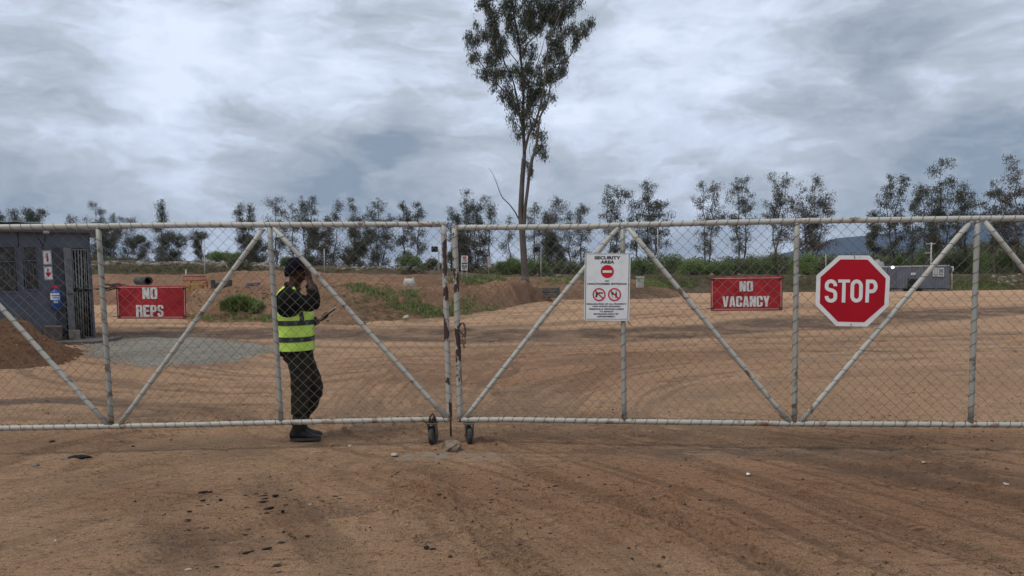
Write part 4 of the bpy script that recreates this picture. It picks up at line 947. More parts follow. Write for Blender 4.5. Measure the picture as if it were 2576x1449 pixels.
mb = MB()
for s0 in (.44, .37): cyl_patch(mb, s0, s0 + .035, min(.1 * sg, .9 * sg), max(.1 * sg, .9 * sg), rad + .003)
mb.build('label_text', M['sign_white'], fx, smooth=True)
mb = MB(); tp = b + t * .03; mb.box(tp + t * .03, (.10, .05, .05)); mb.box(tp + t * .06 + np.array([.03, 0, 0]), (.16, .03, .02)); mb.build('handle', M['sign_red'], fx, bevel=.005)
mb = MB(); mb.tube([tp, tp + np.array([-.08, 0, .02]), HPp(562, 690, .1), HPp(550, 760, .08), HPp(560, 820, .08), HPp(568, 870, .06)], .014, 8); mb.build('hose', mat('brown_hose', (.13, .055, .04), .6), fx, smooth=True)

# ------------------------------------------------------------------ far container office
cc = lambda x, y: ((3200 + x / 3.963) / 1.58385, (980 + y / 3.963) / 1.58385)
zc_ = 66.0
CP = VPlane(at(2200, 727, zc_ + .8)[:2], at(2390, 727, zc_)[:2])
CPp = px_place(CP, cc, 0.0)
M['office'] = mat('grey_blue_container_paint', (.130, .150, .185), .5, spec=.3, var=.15, vscale=1.2, mask=(.4, .6))
of = empty('container_office', CPp(2300, 690), 'grey corrugated container office beyond the STOP sign', 'container')
mb = MB()
tl, tr, br, bl = CPp(1120, 326), CPp(2306, 302), CPp(2306, 668), CPp(1120, 672)
nC = 150
prof = []
for i in range(nC + 1):
    u = i / nC; k = i % 6; prof.append((u, 0.0 if k in (0, 1, 2) else -.045))
fv = []
for u, o in prof:
    fv.append(tl + (tr - tl) * u + CP.n * o); 
for u, o in prof: fv.append(bl + (br - bl) * u + CP.n * o)
mb.add(fv, [(i, nC + 1 + i, nC + 2 + i, i + 1) for i in range(nC)])
bk = -CP.n * 2.44; ax_ = .0
mb.add([tr, br, br + bk, tr + bk], [(0, 1, 2, 3)]); mb.add([tl, bl, bl + bk, tl + bk], [(3, 2, 1, 0)]); mb.add([tl + bk, tr + bk, br + bk, bl + bk], [(0, 1, 2, 3)])
mb.build('wall', M['office'], of)
mb = MB(); ex = CP.h * .05
mb.quadprism([tl - ex + CP.n * .03, bl * 0 + (tl - ex + CP.n * .03) - np.array([0, 0, .09]), tr + ex + CP.n * .03 - np.array([0, 0, .09]), tr + ex + CP.n * .03], bk - CP.n * .06); mb.build('roof', mat('pale_container_roof', (.34, .36, .36), .5), of)
mb = MB(); mb.quadprism([bl + CP.n * .012, bl - np.array([0, 0, .12]) + CP.n * .012, br - np.array([0, 0, .12]) + CP.n * .012, br + CP.n * .012], -CP.n * 2.4); mb.build('base_rail', M['black'], of)
mb = MB()
for u in (.72, .87, .30): 
    q = bl + (br - bl) * u - np.array([0, 0, .17]); mb.box(q, (.9, .5, .14))
mb.build('foot_block', M['concrete'], of)
mb = MB(); mb.quadprism([CPp(1336, 362, .03), CPp(1336, 668, .03), CPp(1470, 666, .03), CPp(1470, 360, .03)], -CP.n * .05); dd = mb.build('door', mat('dark_office_door', (.085, .09, .125), .5), of)
mb = MB(); mb.box(CPp(1455, 520, .06), (.10, .04, .05)); mb.build('handle', M['bars'], dd)
mb = MB(); mb.quadprism([CPp(2050, 345, .05), CPp(2050, 480, .05), CPp(2226, 482, .05), CPp(2226, 343, .05)], -CP.n * .06); wf = mb.build('window', mat('white_window_frame', (.5, .52, .53), .5), of)
mb = MB()
for x0, x1 in ((2066, 2130), (2146, 2214)): mb.quadprism([CPp(x0, 362, .06), CPp(x0, 464, .06), CPp(x1, 466, .06), CPp(x1, 360, .06)], -CP.n * .012)
mb.build('pane', mat('pale_glass', (.19, .215, .225), .25), wf)
mb = MB()
for x in (2084, 2107): mb.quadprism([CPp(x, 366, .075), CPp(x, 462, .075), CPp(x + 5, 462, .075), CPp(x + 5, 366, .075)], -CP.n * .01)
for y in (392, 424): mb.quadprism([CPp(2066, y, .077), CPp(2066, y + 6, .077), CPp(2128, y + 6, .077), CPp(2128, y, .077)], -CP.n * .01)
mb.quadprism([CPp(2146, 426, .077), CPp(2146, 433, .077), CPp(2214, 433, .077), CPp(2214, 426, .077)], -CP.n * .01); mb.build('window_bars', M['sign_white'], wf)
mb = MB(); mb.quadprism([CPp(1704, 424, .03), CPp(1704, 457, .03), CPp(1778, 457, .03), CPp(1778, 424, .03)], -CP.n * .03); pl_ = mb.build('name_plate', M['sign_white'], of)
mb = MB(); mb.quadprism([CPp(1716, 437, .036), CPp(1716, 445, .036), CPp(1734, 445, .036), CPp(1734, 437, .036)], -CP.n * .004); mb.quadprism([CPp(1742, 437, .036), CPp(1742, 445, .036), CPp(1768, 445, .036), CPp(1768, 437, .036)], -CP.n * .004); mb.build('plate_text', M['sign_black'], pl_)
ML = bpy.data.materials.new('lit_bulkhead_lamp'); ML.use_nodes = True; bb = ML.node_tree.nodes['Principled BSDF']; bb.inputs['Emission Color'].default_value = (.92, .97, 1, 1); bb.inputs['Emission Strength'].default_value = 2.2
mb = MB(); mb.ball(CPp(1415, 338, .12), (.12, .10, .12), 14, 10); mb.build('lamp', ML, of, smooth=True)
mb = MB(); mb.box(CPp(1735, 612, .3), (.72, .55, 1.05)); tag(mb.build('generator', M['black'], bevel=.05), 'black cabinet standing against the container office wall', 'cabinet')
mb = MB(); a = CPp(2336, 330, -.8); b = CPp(2362, 395, -.8); mb.box((a + b) / 2, (abs(b[0] - a[0]), .35, abs(a[2] - b[2]))); bx = mb.build('meter_box', M['office']); tag(bx, 'small pale box on a bracket right of the container office', 'box')
mb = MB(); fr_ = [CPp(2336, 330, -.6), CPp(2366, 326, -.6), CPp(2366, 400, -.6)]; mb.tube(fr_, .05, 6); mb.tube([CPp(2350, 400, -.8), CPp(2350, 690, -.8)], .03, 6); o = mb.build('bracket', M['sign_white'], None); o.parent = bx; o.name = 'bracket'
# water tank on a stand behind the office
tk = at(2206, 700, 70.0); mb = MB(); z = at(2206, 668, 70.0)[2]
turned(mb, (tk[0], tk[1], z - 1.0), (tk[0], tk[1], z + .55), [(0, .55), (.05, .6), (.70, .6), (.72, .55), (.86, .5), (.90, .2), (1.0, .18)]); tw = empty('water_tank', (tk[0], tk[1], z - 2.6), 'pale round water tank peeking over the left end of the container office', 'water tank')
mb.build('tank', mat('pale_green_tank', (.24, .27, .25), .5), tw, smooth=True)
for dx in (-.45, .45):
    mb = MB(); mb.tube([(tk[0] + dx, tk[1], z - 3.0), (tk[0] + dx, tk[1], z - 1.0)], .06, 8); mb.build('leg', M['concrete'], tw, smooth=True)
# ------------------------------------------------------------------ posts, boards, poles
M['pole'] = mat('pale_steel_pole', (.40, .42, .41), .5)
def on(px, py, Y): return at(px, py, Y)
def light_pole(px, ytop, ybase, Y, lab, r_=.045, head=-1):
    a, b = on(px, ybase, Y), on(px - .6, ytop, Y); a[2] -= .2; b[0] = a[0] + (b[0] - a[0]) * 1.0
    root = empty('floodlight_pole', a, lab, 'light pole', 'thin floodlight poles along the terrace')
    mb = MB(); mb.tube([a, b], [r_, r_ * .8], 8); mb.build('pole', M['pole'], root, smooth=True)
    if head:
        mb = MB(); mb.box(b + np.array([head * .30, -.1, .0]), (.42, .25, .34)); mb.box(b + np.array([head * .30, -.22, .0]), (.5, .05, .42)); mb.tube([b - np.array([0, 0, .05]), b + np.array([head * .3, 0, -.05])], .03, 6); mb.build('floodlight', M['black'], root, bevel=.02)
light_pole(1104.5, 627, 688, 58, 'thin pale floodlight pole just left of the gate meeting posts')
light_pole(1361, 628, 694, 64, 'thin pale floodlight pole right of the tall tree')
light_pole(515, 608, 696, 56, 'bare thin pale pole behind the yellow steel frame', head=0)
light_pole(816, 626, 686, 60, 'bare thin pale pole just right of the guard', head=0)
light_pole(1655, 560, 690, 76, 'tall thin pole rising from the bushes right of the security sign', head=0, r_=.06)
light_pole(2078, 640, 690, 70, 'bare thin dark pole left of the STOP sign top', head=0)
# small crosspiece mast behind the container
a = on(2343, 672, 72); mm = empty('mast', (a[0], a[1], a[2] - 3), 'pale mast with short crossbars behind the container office', 'mast')
mb = MB(); mb.tube([(a[0], a[1], a[2] - 3), at(2343, 610, 72)], .06, 8); mb.build('pole', M['pole'], mm, smooth=True)
mb = MB(); q = at(2342, 613, 72); mb.box(q, (.9, .08, .09)); q = at(2340, 636, 72); mb.box(q - np.array([.2, 0, 0]), (.6, .08, .09)); q = at(2341, 652, 72); mb.box(q, (.4, .08, .07)); mb.build('crossbar', M['pole'], mm)
# safety notice board on posts
Yb = 31.0
Bp = lambda x, y, o=0.0: at(1010 + x / 4.172, 467 + y / 4.172, Yb - o)
nb = empty('notice_board', Bp(660, 1080), 'white safety notice board on two posts behind the gate meeting posts', 'notice board')
mb = MB(); mb.quadprism([Bp(627, 735), Bp(625, 887), Bp(693, 889), Bp(697, 736)], (0, .03, 0)); bd = mb.build('board', M['sign_white'], nb)
mb = MB(); poly(mb, Bp, [(642, 740), (642, 770), (682, 770), (682, 740)], .004); 
for k in range(6): poly(mb, Bp, [(638 + k * 9, 848), (638 + k * 9, 880), (643 + k * 9, 880), (643 + k * 9, 848)], .004)
mb.build('red_print', mat('faded_red_print', (.42, .12, .10), .5), bd)
mb = MB()
for y0, y1, x0_, x1_ in ((776, 780, 640, 686), (786, 789, 636, 688), (796, 799, 640, 684), (808, 822, 632, 692), (830, 840, 634, 660), (830, 840, 666, 690), (846, 856, 634, 690), (866, 874, 640, 664)):
    poly(mb, Bp, [(x0_, y0), (x0_, y1), (x1_, y1), (x1_, y0)], .006)
mb.build('black_print', M['sign_black'], bd)
for x in (637, 686):
    mb = MB(); mb.tube([Bp(x, 885, -.05), Bp(x, 1085, -.05)], .03, 8); mb.build('post', M['castor_steel'], nb, smooth=True)
nb2 = empty('faded_sign', at(1231, 722, 40), 'faded narrow sign on a thin post between the gate posts and the tall tree', 'sign')
mb = MB(); mb.tube([at(1231, 724, 40), at(1229, 655, 40)], .025, 6); mb.build('post', M['castor_steel'], nb2, smooth=True)
mb = MB(); q = [at(1226, 645, 39.9), at(1227, 672, 39.9), at(1235, 672, 39.9), at(1234, 645, 39.9)]; mb.quadprism(q, (0, .02, 0)); mb.build('board', mat('faded_sign_board', (.36, .33, .33), .6), nb2)
# white utility kiosk
c_ = ghit(1611, 727); Yk = 47.0
k0, k1 = at(1602.5, 698, Yk), at(1620.7, 723, Yk)
kq = empty('utility_kiosk', (k0[0], Yk, k1[2]), 'small white utility cabinet at the foot of the green bank', 'cabinet')
mb = MB(); mb.quadprism([at(1603.5, 698, Yk), at(1602.5, 724, Yk), at(1620, 724, Yk), at(1620.5, 698, Yk)], (0, .4, 0)); mb.build('body', mat('dirty_white_cabinet', (.42, .42, .38), .6, var=.3, vscale=4), kq, bevel=.01)
mb = MB(); mb.quadprism([at(1606, 701, Yk - .02), at(1605.5, 721, Yk - .02), at(1619, 721, Yk - .02), at(1619, 701, Yk - .02)], (0, .015, 0)); mb.build('door', mat('grey_cabinet_door', (.33, .34, .33), .6, var=.3, vscale=5), kq)
mb = MB(); mb.quadprism([at(1601.5, 696, Yk - .05), at(1601.5, 698.5, Yk - .05), at(1621.5, 698.5, Yk - .05), at(1621.5, 696, Yk - .05)], (0, .5, 0)); mb.build('lid', mat('pale_cabinet_lid', (.5, .5, .47), .6), kq)
# culvert blocks
Yc = 41.5
for i, (x0, y0, x1, y1, lab) in enumerate(((1363, 723.5, 1401, 736.5, 'upper of two dark concrete blocks at the end of the soil mound'), (1364.5, 737, 1402, 749, 'lower of two dark concrete blocks at the end of the soil mound'))):
    mb = MB(); a, b = at(x0, y0, Yc - .02 * i), at(x1, y1, Yc - .02 * i); rr = []
    x_a, x_b, z_a, z_b = a[0], b[0], b[2], a[2]
    mb.quadprism([(x_a, Yc, z_b), (x_a, Yc, z_a), (x_b, Yc, z_a), (x_b, Yc, z_b)], (.25, 1.1, 0)); tag(mb.build('concrete_block', M['slab'], bevel=.04), lab, 'concrete block', 'pair of stacked dark blocks')
# white bulk bag
bp0 = at(1030, 722, 33.5); mb = MB(); w_ = .255 * (1654 - 1610) / 44
rr = []
hw = (1043.5 - 1016) / 2 / FPX * 33.5; hh = 19 / FPX * 33.5
for s, k in ((0, .86), (.15, 1.0), (.5, 1.04), (.85, .98), (1, .92)):
    ring = []
    for j in range(20):
        t = 2 * math.pi * j / 20; r_ = hw * k * (1 / max(abs(math.cos(t)), abs(math.sin(t)))) ** .75
        ring.append((bp0[0] + r_ * math.cos(t), bp0[1] + r_ * math.sin(t), bp0[2] + hh * s + (.05 * math.cos(4 * t + .6) if s > .9 else 0) + .02 * float(fbm(j * .7, s * 5, 4))))
    rr.append(ring)
mb.rings(rr); bg_ = empty('bulk_bag', bp0, 'white bulk bag standing on the soil mound right of the guard', 'bag'); mb.build('sack', mat('dirty_white_woven_sack', (.52, .51, .45), .8, var=.3, vscale=6, bump=.5, bscale=12), bg_, smooth=True)
for sx in (-.7, .7):
    mb = MB(); mb.tube([bp0 + np.array([sx * hw - .05, -.05, hh * .95]), bp0 + np.array([sx * hw, -.05, hh * 1.22]), bp0 + np.array([sx * hw + .06, -.05, hh * .95])], .02, 6); mb.build('strap', M['banner_text'], bg_, smooth=True)
# black pipe section and dark sheets behind the left banner
Yd = 30.0; a = at(346, 706.5, Yd + 1.4); b = at(374, 706.5, Yd); R_ = 10.2 / FPX * Yd
mb = MB(); t = (b - a); T = np.linspace(0, 2 * math.pi, 29)[:-1]; t = np.array([t[0], t[1], 0]); t /= np.linalg.norm(t); u = np.cross(t, [0, 0, 1]); 
ringf = lambda c, r_: [c + (u * math.cos(x) + np.array([0, 0, 1]) * math.sin(x)) * r_ for x in T]
mb.rings([ringf(a, R_ - .02), ringf(a, R_), ringf(b, R_), ringf(b, R_ - .02), ringf(a + t * .05, R_ - .02), ringf(a, R_ - .02)], cap=False); tag(mb.build('culvert_pipe', M['rubber'], smooth=True), 'short black plastic culvert pipe lying above the NO REPS banner', 'pipe')
mb = MB(); rs = random.Random(9)
for k in range(15):
    x = rs.uniform(238, 326); y = 728 - rs.uniform(0, 15) * (1 - abs(x - 285) / 75); c = at(x, y, 31 + rs.uniform(-.6, .6)); an = rs.uniform(-.25, .25)
    mb.box(c, (rs.uniform(.35, .9), rs.uniform(.3, .6), .03), [(math.cos(an), .3, math.sin(an)), (-.3, 1, 0), (-math.sin(an), 0, math.cos(an))])
tag(mb.build('scrap_heap', M['rubber']), 'pile of dark flat scrap behind the left gate upright', 'scrap pile')
# pipe stacks, steel trestles, red rails
def bundle(x0, x1, y0, y1, Y, m, name, lab, n=14, seed=1):
    rs = random.Random(seed); root = empty(name, at((x0 + x1) / 2, y1, Y), lab, 'pipe stack')
    for k in range(n):
        t = k / (n - 1); y = y1 - (y1 - y0) * t; s = 1 - .25 * t; xc = (x0 + x1) / 2; hw_ = (x1 - x0) / 2 * s
        sag = rs.uniform(.02, .07); a, b = at(xc - hw_ + rs.uniform(-3, 3), y, Y + rs.uniform(-.3, .3)), at(xc + hw_ + rs.uniform(-3, 3), y + rs.uniform(-2, 2), Y + rs.uniform(-.3, .3))
        mb = MB(); mb.tube([a, a * .5 + b * .5 - np.array([0, 0, sag]), b], .024, 6); mb.build('pipe', m, root, smooth=True)
bundle(537, 579, 711, 726, 31, M['rubber'], 'pipe_stack', 'stack of dark pipes held between two posts, left of the guard', 10, 3)
bundle(617, 658, 713, 726, 31, mat('blue_grey_pipe', (.065, .085, .125), .5), 'pipe_stack', 'stack of blue-grey pipes nearer the guard', 12, 5)
for x, lab in ((536, 'left dark post beside the dark pipe stack'), (579, 'right dark post beside the dark pipe stack')):
    mb = MB(); c = at(x, 717, 30.9); mb.box(c, (.14, .14, .42)); mb.box(c + np.array([0, 0, -.2]), (.22, .22, .04)); tag(mb.build('stack_post', M['rubber'], bevel=.01), lab, 'post', 'dark posts of the pipe stack')
M['yellow'] = mat('chrome_yellow_paint', (.42, .27, .02), .5, col2=(.30, .14, .02), vscale=8)
M['orange'] = mat('red_orange_paint', (.30, .055, .03), .5)
ty = empty('steel_trestle', at(495, 733, 29.5), 'yellow and red steel frame right of the NO REPS banner', 'steel frame')
mb = MB(); TY = lambda x, y, o=0.0: at(x, y, 29.5 - o)
for y, x0, x1, h_ in ((714, 470, 517, 4.5), (729, 470, 506, 4.5)): mb.quadprism([TY(x0, y), TY(x0, y + h_), TY(x1, y + h_), TY(x1, y)], (0, .12, 0))
for x in (472, 498): mb.quadprism([TY(x, 716, .03), TY(x, 732, .03), TY(x + 5, 732, .03), TY(x + 5, 716, .03)], (0, .1, 0))
mb.build('frame', M['yellow'], ty, bevel=.01)
mb = MB()
for p, q in (((460, 695), (517, 695)), ((460, 706), (521, 704)), ((521, 703), (508, 727)), ((478, 712), (486, 704)), ((509, 714), (521, 708)), ((521, 704), (521, 722)), ((508, 727), (517, 727))): mb.tube([TY(*p, -.3), TY(*q, -.3)], .028, 6)
mb.build('rail', M['orange'], ty, smooth=True)
mb = MB(); a = at(467.5, 693, 60); b = at(467.5, 678, 60); mb.tube([a - np.array([0, 0, .2]), b], .05, 8); tag(mb.build('marker_post', M['banner_text'], smooth=True), 'short white marker post on the grassy terrace', 'post')
# ------------------------------------------------------------------ loose things on the ground
M['slate'] = mat('charred_black_shard', (.024, .024, .024), .85, var=.4, vscale=40, spec=.1)
M['greystone'] = mat('grey_stone', (.13, .13, .13), .85, col2=(.20, .17, .13), vscale=15, mask=(.4, .6), bump=.5, bscale=30)
M['brownstone'] = mat('soil_clod', (.19, .11, .066), .95, var=.4, vscale=25, bump=.8, bscale=40)
M['palestone'] = mat('pale_stone', (.40, .35, .29), .85, var=.3, vscale=20)
def zpt(x, y, Y=None): return (x / 1.26274 / 1.58385, (1750 + y / 1.26274) / 1.58385)      # left foreground reading
def zpr(x, y): return ((2040 + x / 1.26274) / 1.58385, (1600 + y / 1.26274) / 1.58385)      # right foreground reading
from mathutils.bvhtree import BVHTree
_bv = None
def gz(x, y):
    i = np.searchsorted(ys, y); i = min(max(i, 1), len(ys) - 1); j = np.searchsorted(Xg[i], x); j = min(max(j, 1), nu - 1)
    return float(Zg[i, j])
def stone(c, size, m, seed, name='stone', flat=.6, irr=.35, sub=2):
    rs = random.Random(seed); import bmesh
    bm = bmesh.new(); bmesh.ops.create_icosphere(bm, subdivisions=sub, radius=1)
    o1, o2 = rs.uniform(0, 50), rs.uniform(0, 50)
    for v in bm.verts:
        n = 1 + irr * 2 * float(fbm(v.co.x * 1.2 + o1, v.co.y * 1.2 + v.co.z * 1.7 + o2, 3, 3)); v.co *= n
        v.co.x *= size[0] / 2; v.co.y *= size[1] / 2; v.co.z *= size[2] / 2
    me = bpy.data.meshes.new(name); bm.to_mesh(me); bm.free()
    o = link(name, me, m, None, smooth=False); o.location = (c[0], c[1], gz(c[0], c[1]) + size[2] * .22); o.rotation_euler = (0, 0, rs.uniform(0, 3)); return o
def shard(c, L, W, T, ang, m, seed, tilt=.1):
    rs = random.Random(seed); k = 7; P = []
    for i in range(k):
        t = 2 * math.pi * i / k; P.append((math.cos(t) * L / 2 * rs.uniform(.75, 1.1), math.sin(t) * W / 2 * rs.uniform(.7, 1.2), 0))
    mb = MB(); mb.quadprism([(p[0], p[1], T / 2 + p[0] * tilt) for p in P], (0, 0, -T)); o = mb.build('shard', m, bevel=.001)
    o.location = (c[0], c[1], gz(c[0], c[1]) + T * .55 + .004); o.rotation_euler = (0, 0, ang); return o
GS = 'charred shards scattered in the left foreground'
for i, (x, y, l, w_, lab) in enumerate((
    (1020, 268, .062, .022, 'long thin charred shard, farthest left of the scattered shards'), (1056, 266, .042, .016, 'small charred sliver touching the far long shard'),
    (1320, 286, .058, .018, 'charred shard at the back of the cluster of four'), (1332, 301, .045, .013, 'thin charred shard second from the back of the cluster of four'),
    (1318, 319, .052, .020, 'charred shard third from the back of the cluster of four'), (1348, 352, .072, .020, 'longest charred shard at the front of the cluster of four'),
    (1385, 293, .045, .020, 'dull grey shard just right of the cluster of four'), (953, 375, .040, .014, 'small charred shard alone at the lower left of the shards'),
    (1022, 312, .036, .016, 'brownish grey shard below the long thin shard'), (1345, 563, .050, .012, 'thin dark shard in front of the scattered shards near the bottom edge'),
    (1250, 582, .065, .010, 'long dark splinter near the bottom edge'))):
    g = ghit(*zpt(x, y)); o = shard(g, l * 1.2, w_ * 1.7, .006, [.1, .2, .15, .2, .2, .45, -.1, 0, .1, .2, .3][i], M['slate'], i, .12); tag(o, lab, 'shard', GS)
for i, (x, y, s, m_, lab) in enumerate((
    (1110, 312, (.028, .022, .02), 'slate', 'round black pebble among the charred shards'), (1423, 386, (.024, .020, .018), 'slate', 'dark pebble right of the longest charred shard'),
    (1426, 478, (.026, .018, .022), 'slate', 'dark upright pebble in the foreground below the shards'), (176, 131, (.055, .045, .042), 'greystone', 'rounded grey stone alone at the left edge of the foreground'),
    (325, 97, (.085, .05, .028), 'greystone', 'pale grey flat stone leaning on the dark slab at the left'), (405, 88, (.20, .11, .055), 'slate', 'broad dark slab half buried at the left of the foreground'),
    (262, 14, (.07, .05, .02), 'slate', 'small dark slab beneath the left gate brace'), (825, 379, (.03, .025, .02), 'brownstone', 'small brown clod left of the charred shards'),
    (280, 523, (.028, .02, .012), 'palestone', 'tiny pale chip at the lower left'), (948, 664, (.040, .022, .014), 'palestone', 'pale pinkish flat stone at the bottom edge'),
    (1985, 82, (.095, .06, .022), 'palestone', 'flat crust of white spilled cement near the gate wheels'), (1575, 68, (.06, .03, .010), 'palestone', 'thin pale flake in front of the guard'),
    (1760, 42, (.045, .03, .02), 'palestone', 'pale pink chip between the guard and the gate wheels'), (1585, 143, (.05, .02, .012), 'brownstone', 'brown sliver in front of the guard'),
    (2145, 549, (.05, .035, .02), 'slate', 'dark chip in the bottom middle foreground'), (2290, 356, (.018, .015, .012), 'brownstone', 'tiny brown clod in the middle foreground'),
    (1420, 90, (.016, .012, .01), 'palestone', 'tiny white chip in front of the guard boots'), (670, 38, (.035, .025, .018), 'slate', 'small dark stone in front of the left gate leaf'), (862, 5, (.035, .028, .022), 'brownstone', 'brown clod under the bottom rail of the left gate leaf'))):
    g = ghit(*zpt(x, y)); o = stone(g, s, M[m_], 40 + i); tag(o, lab, 'stone', 'stones lying about the entrance')
for i, (x, y, s, m_, lab) in enumerate(((70, 433, (.045, .03, .02), 'brownstone', 'brown clod at the centre of the foreground'), (605, 790, (.022, .018, .012), 'slate', 'dark chip at the bottom of the right foreground'),
    (1187, 368, (.034, .030, .022), None, 'crumpled white plastic scrap on the sandy track'), (2486, 406, (.07, .04, .015), 'palestone', 'pale stone at the right edge of the foreground'), (2070, 312, (.05, .03, .012), 'palestone', 'pale chip on the grey track at the right'),
    (1277, 430, (.022, .018, .012), 'slate', 'small dark stone right of the white plastic scrap'), (2060, 490, (.12, .05, .006), 'brownstone', 'left of two round damp clods in the right foreground'), (2163, 492, (.12, .05, .006), 'brownstone', 'right of two round damp clods in the right foreground'))):
    g = ghit(*zpr(x, y)); o = stone(g, s, M[m_] if m_ else mat('white_plastic', (.72, .72, .74), .4), 90 + i, name='plastic_scrap' if m_ is None else 'stone')
    tag(o, lab, 'litter' if m_ is None else 'stone', None if m_ is None else 'stones lying about the entrance')
# cement lump the drop bolt stands over
g = ghit(1135, 1141); o = stone((g[0], g[1] + .05), (.20, .17, .15), mat('cement_lump', (.23, .180, .130), .95, spec=.1, col2=(.12, .085, .06), vscale=9, mask=(.45, .58), bump=1.0, bscale=18), 7, name='cement_lump', irr=.38, sub=4); tag(o, 'rough cement lump half buried between the two gate wheels', 'cement lump')
o.location.z -= .02
g = at(1030, 799, 24.2); o = stone(g, (.26, .2, .16), M['palestone'], 5, name='stone', irr=.3, sub=3); o.location = (g[0], 23.4, at(1030, 799, 23.4)[2]); tag(o, 'pale boulder at the foot of the weedy mound', 'stone', 'stones lying about the entrance')
# cigarette-like white stick and dry twigs
g = ghit(*zpt(1552, 339)); mb = MB(); mb.tube([(g[0] - .02, g[1], gz(*g[:2]) + .006), (g[0] + .02, g[1] + .004, gz(*g[:2]) + .006)], .0035, 6); tag(mb.build('paper_stick', M['banner_text'], smooth=True), 'short white stick on the sand right of the charred shards', 'litter')
def twig(p, n, L, lab, seed):
    rs = random.Random(seed); g = ghit(*p); mb = MB()
    for k in range(n):
        a = rs.uniform(-.9, .9); x, y = g[0] + rs.uniform(-.03, .03), g[1] + rs.uniform(-.03, .03); pts = []
        for j in range(5):
            xx, yy = x + math.cos(a) * L * j / 4, y - math.sin(a) * L * j / 4 * .8; a += rs.uniform(-.3, .3); pts.append((xx, yy, gz(xx, yy) + .006 + .008 * math.sin(j * .8)))
        mb.tube(pts, [.0022, .002, .0018, .0015, .001], 5)
    tag(mb.build('dry_twig', mat('dry_twig_brown', (.16, .13, .07), .8), smooth=True), lab, 'twig', 'dry twigs on the sand')
twig(zpr(2270, 745), 5, .11, 'dry greenish twig at the bottom right of the foreground', 3)
twig(zpr(2420, 790), 5, .06, 'small tuft of dry stalks at the bottom right corner', 4)
twig(zpt(470, 133), 2, .09, 'thin dry twig by the broad dark slab', 6)
twig(zpr(640, 640), 2, .05, 'short dry twig in the centre of the foreground', 8)
# loose chips over the gravel apron
rg = np.random.RandomState(15); gn_ = 9000; gt_ = rg.rand(gn_) * 2 * np.pi; gq_ = rg.rand(gn_) ** .5 * 1.04; _gp = np.array(gp); gi_ = (gt_ / (2 * np.pi) * len(_gp)).astype(int) % len(_gp)
gC_ = c0 + (_gp[gi_] - c0) * gq_[:, None] + rg.randn(gn_, 2) * .06; gS_ = .004 + .011 * rg.rand(gn_) ** 3
gb = np.array([(1, 0, 0), (-.4, .8, 0), (-.5, -.8, 0), (.1, .1, .8), (-.1, 0, -.5)])[None] * gS_[:, None, None] * (1 + .9 * (rg.rand(gn_, 5, 3) - .5)); gz_ = h0(gC_[:, 0], gC_[:, 1]) + .037
gb = gb + np.stack([gC_[:, 0], gC_[:, 1], gz_], -1)[:, None]; gF_ = np.array([(0, 1, 3), (1, 2, 3), (2, 0, 3), (1, 0, 4), (2, 1, 4), (0, 2, 4)])[None] + 5 * np.arange(gn_)[:, None, None]
tag(big_mesh('gravel', gb.reshape(-1, 3), gF_.reshape(-1, 3), mat('gravel_chips', (.40, .37, .31), .9, spec=.1, col2=(.22, .195, .16), vscale=14, mask=(.45, .55))), 'loose pale chips over the gravel beside the cabin', 'gravel', kind='stuff')
# tiny charred flakes trodden into the churned patch
rg = np.random.RandomState(21); fv, ff_ = [], []
for (px, py, sx, sy, cnt) in ((620, 1300, .36, .40, 230), (660, 1390, .22, .16, 70), (820, 1262, .16, .05, 50), (1250, 1262, .14, .05, 45), (60, 1010, .5, .12, 120), (180, 1150, .2, .06, 40), (1280, 1235, .3, .08, 50), (1080, 1380, .08, .04, 14)):
    g = ghit(px, py)
    for k in range(int(cnt * .5)):
        x, y = g[0] + rg.randn() * sx, g[1] + rg.randn() * sy; L_ = .009 + .040 * rg.rand() ** 3; w_ = L_ * rg.uniform(.25, .6); a_ = rg.uniform(-.5, .5); z = gz(x, y) + .002; n_ = len(fv)
        for (u, v, h) in ((-1, -1, 0), (1, -.7, .15), (1.1, .8, .2), (-.8, 1, .1), (-.1, 0, .45)): fv.append((x + (u * L_ * math.cos(a_) - v * w_ * math.sin(a_)) / 2, y + (u * L_ * math.sin(a_) + v * w_ * math.cos(a_)) / 2, z + h * w_))
        ff_ += [(n_, n_ + 1, n_ + 4), (n_ + 1, n_ + 2, n_ + 4), (n_ + 2, n_ + 3, n_ + 4), (n_ + 3, n_, n_ + 4)]
tag(big_mesh('char_flakes', np.array(fv), np.array(ff_), mat('dark_flakes', (.030, .025, .022), .9, spec=.1, col2=(.10, .065, .045), vscale=20, mask=(.5, .6))), 'tiny dark flakes trodden into the churned sand of the entrance', 'debris', kind='stuff')
# crumbs of soil and grit: nobody could count them
rs = np.random.RandomState(5); n = 15000
Yq = 3.0 * (14 / 3.0) ** rs.rand(n); Xq = (rs.rand(n) * 2 - 1) * (Yq * .74 + .3)
dens = fbm(Xq * .8, Yq * .8, 73, 3) + .35 * fbm(Xq * 3, Yq * 3, 12, 2); keep = dens > rs.rand(n) * .5 - .16
Xq, Yq = Xq[keep], Yq[keep]; n = len(Xq); S = .0022 + .011 * rs.rand(n) ** 6 
iy = np.clip(np.searchsorted(ys, Yq), 1, len(ys) - 1); ux = Xq / (Yq + 1.2); au = np.interp(ux, uu, np.arange(nu)).astype(int)
Zq = Zg[iy, au]
base = np.array([(1, 0, 0), (-.4, .8, 0), (-.5, -.8, 0), (.1, .1, .8), (-.1, 0, -.5)]); Vq = base[None] * S[:, None, None] * (1 + .9 * (rs.rand(n, 5, 3) - .5)); Vq[..., 0] *= 1.5; Vq += np.stack([Xq, Yq, Zq + S * .3], -1)[:, None]
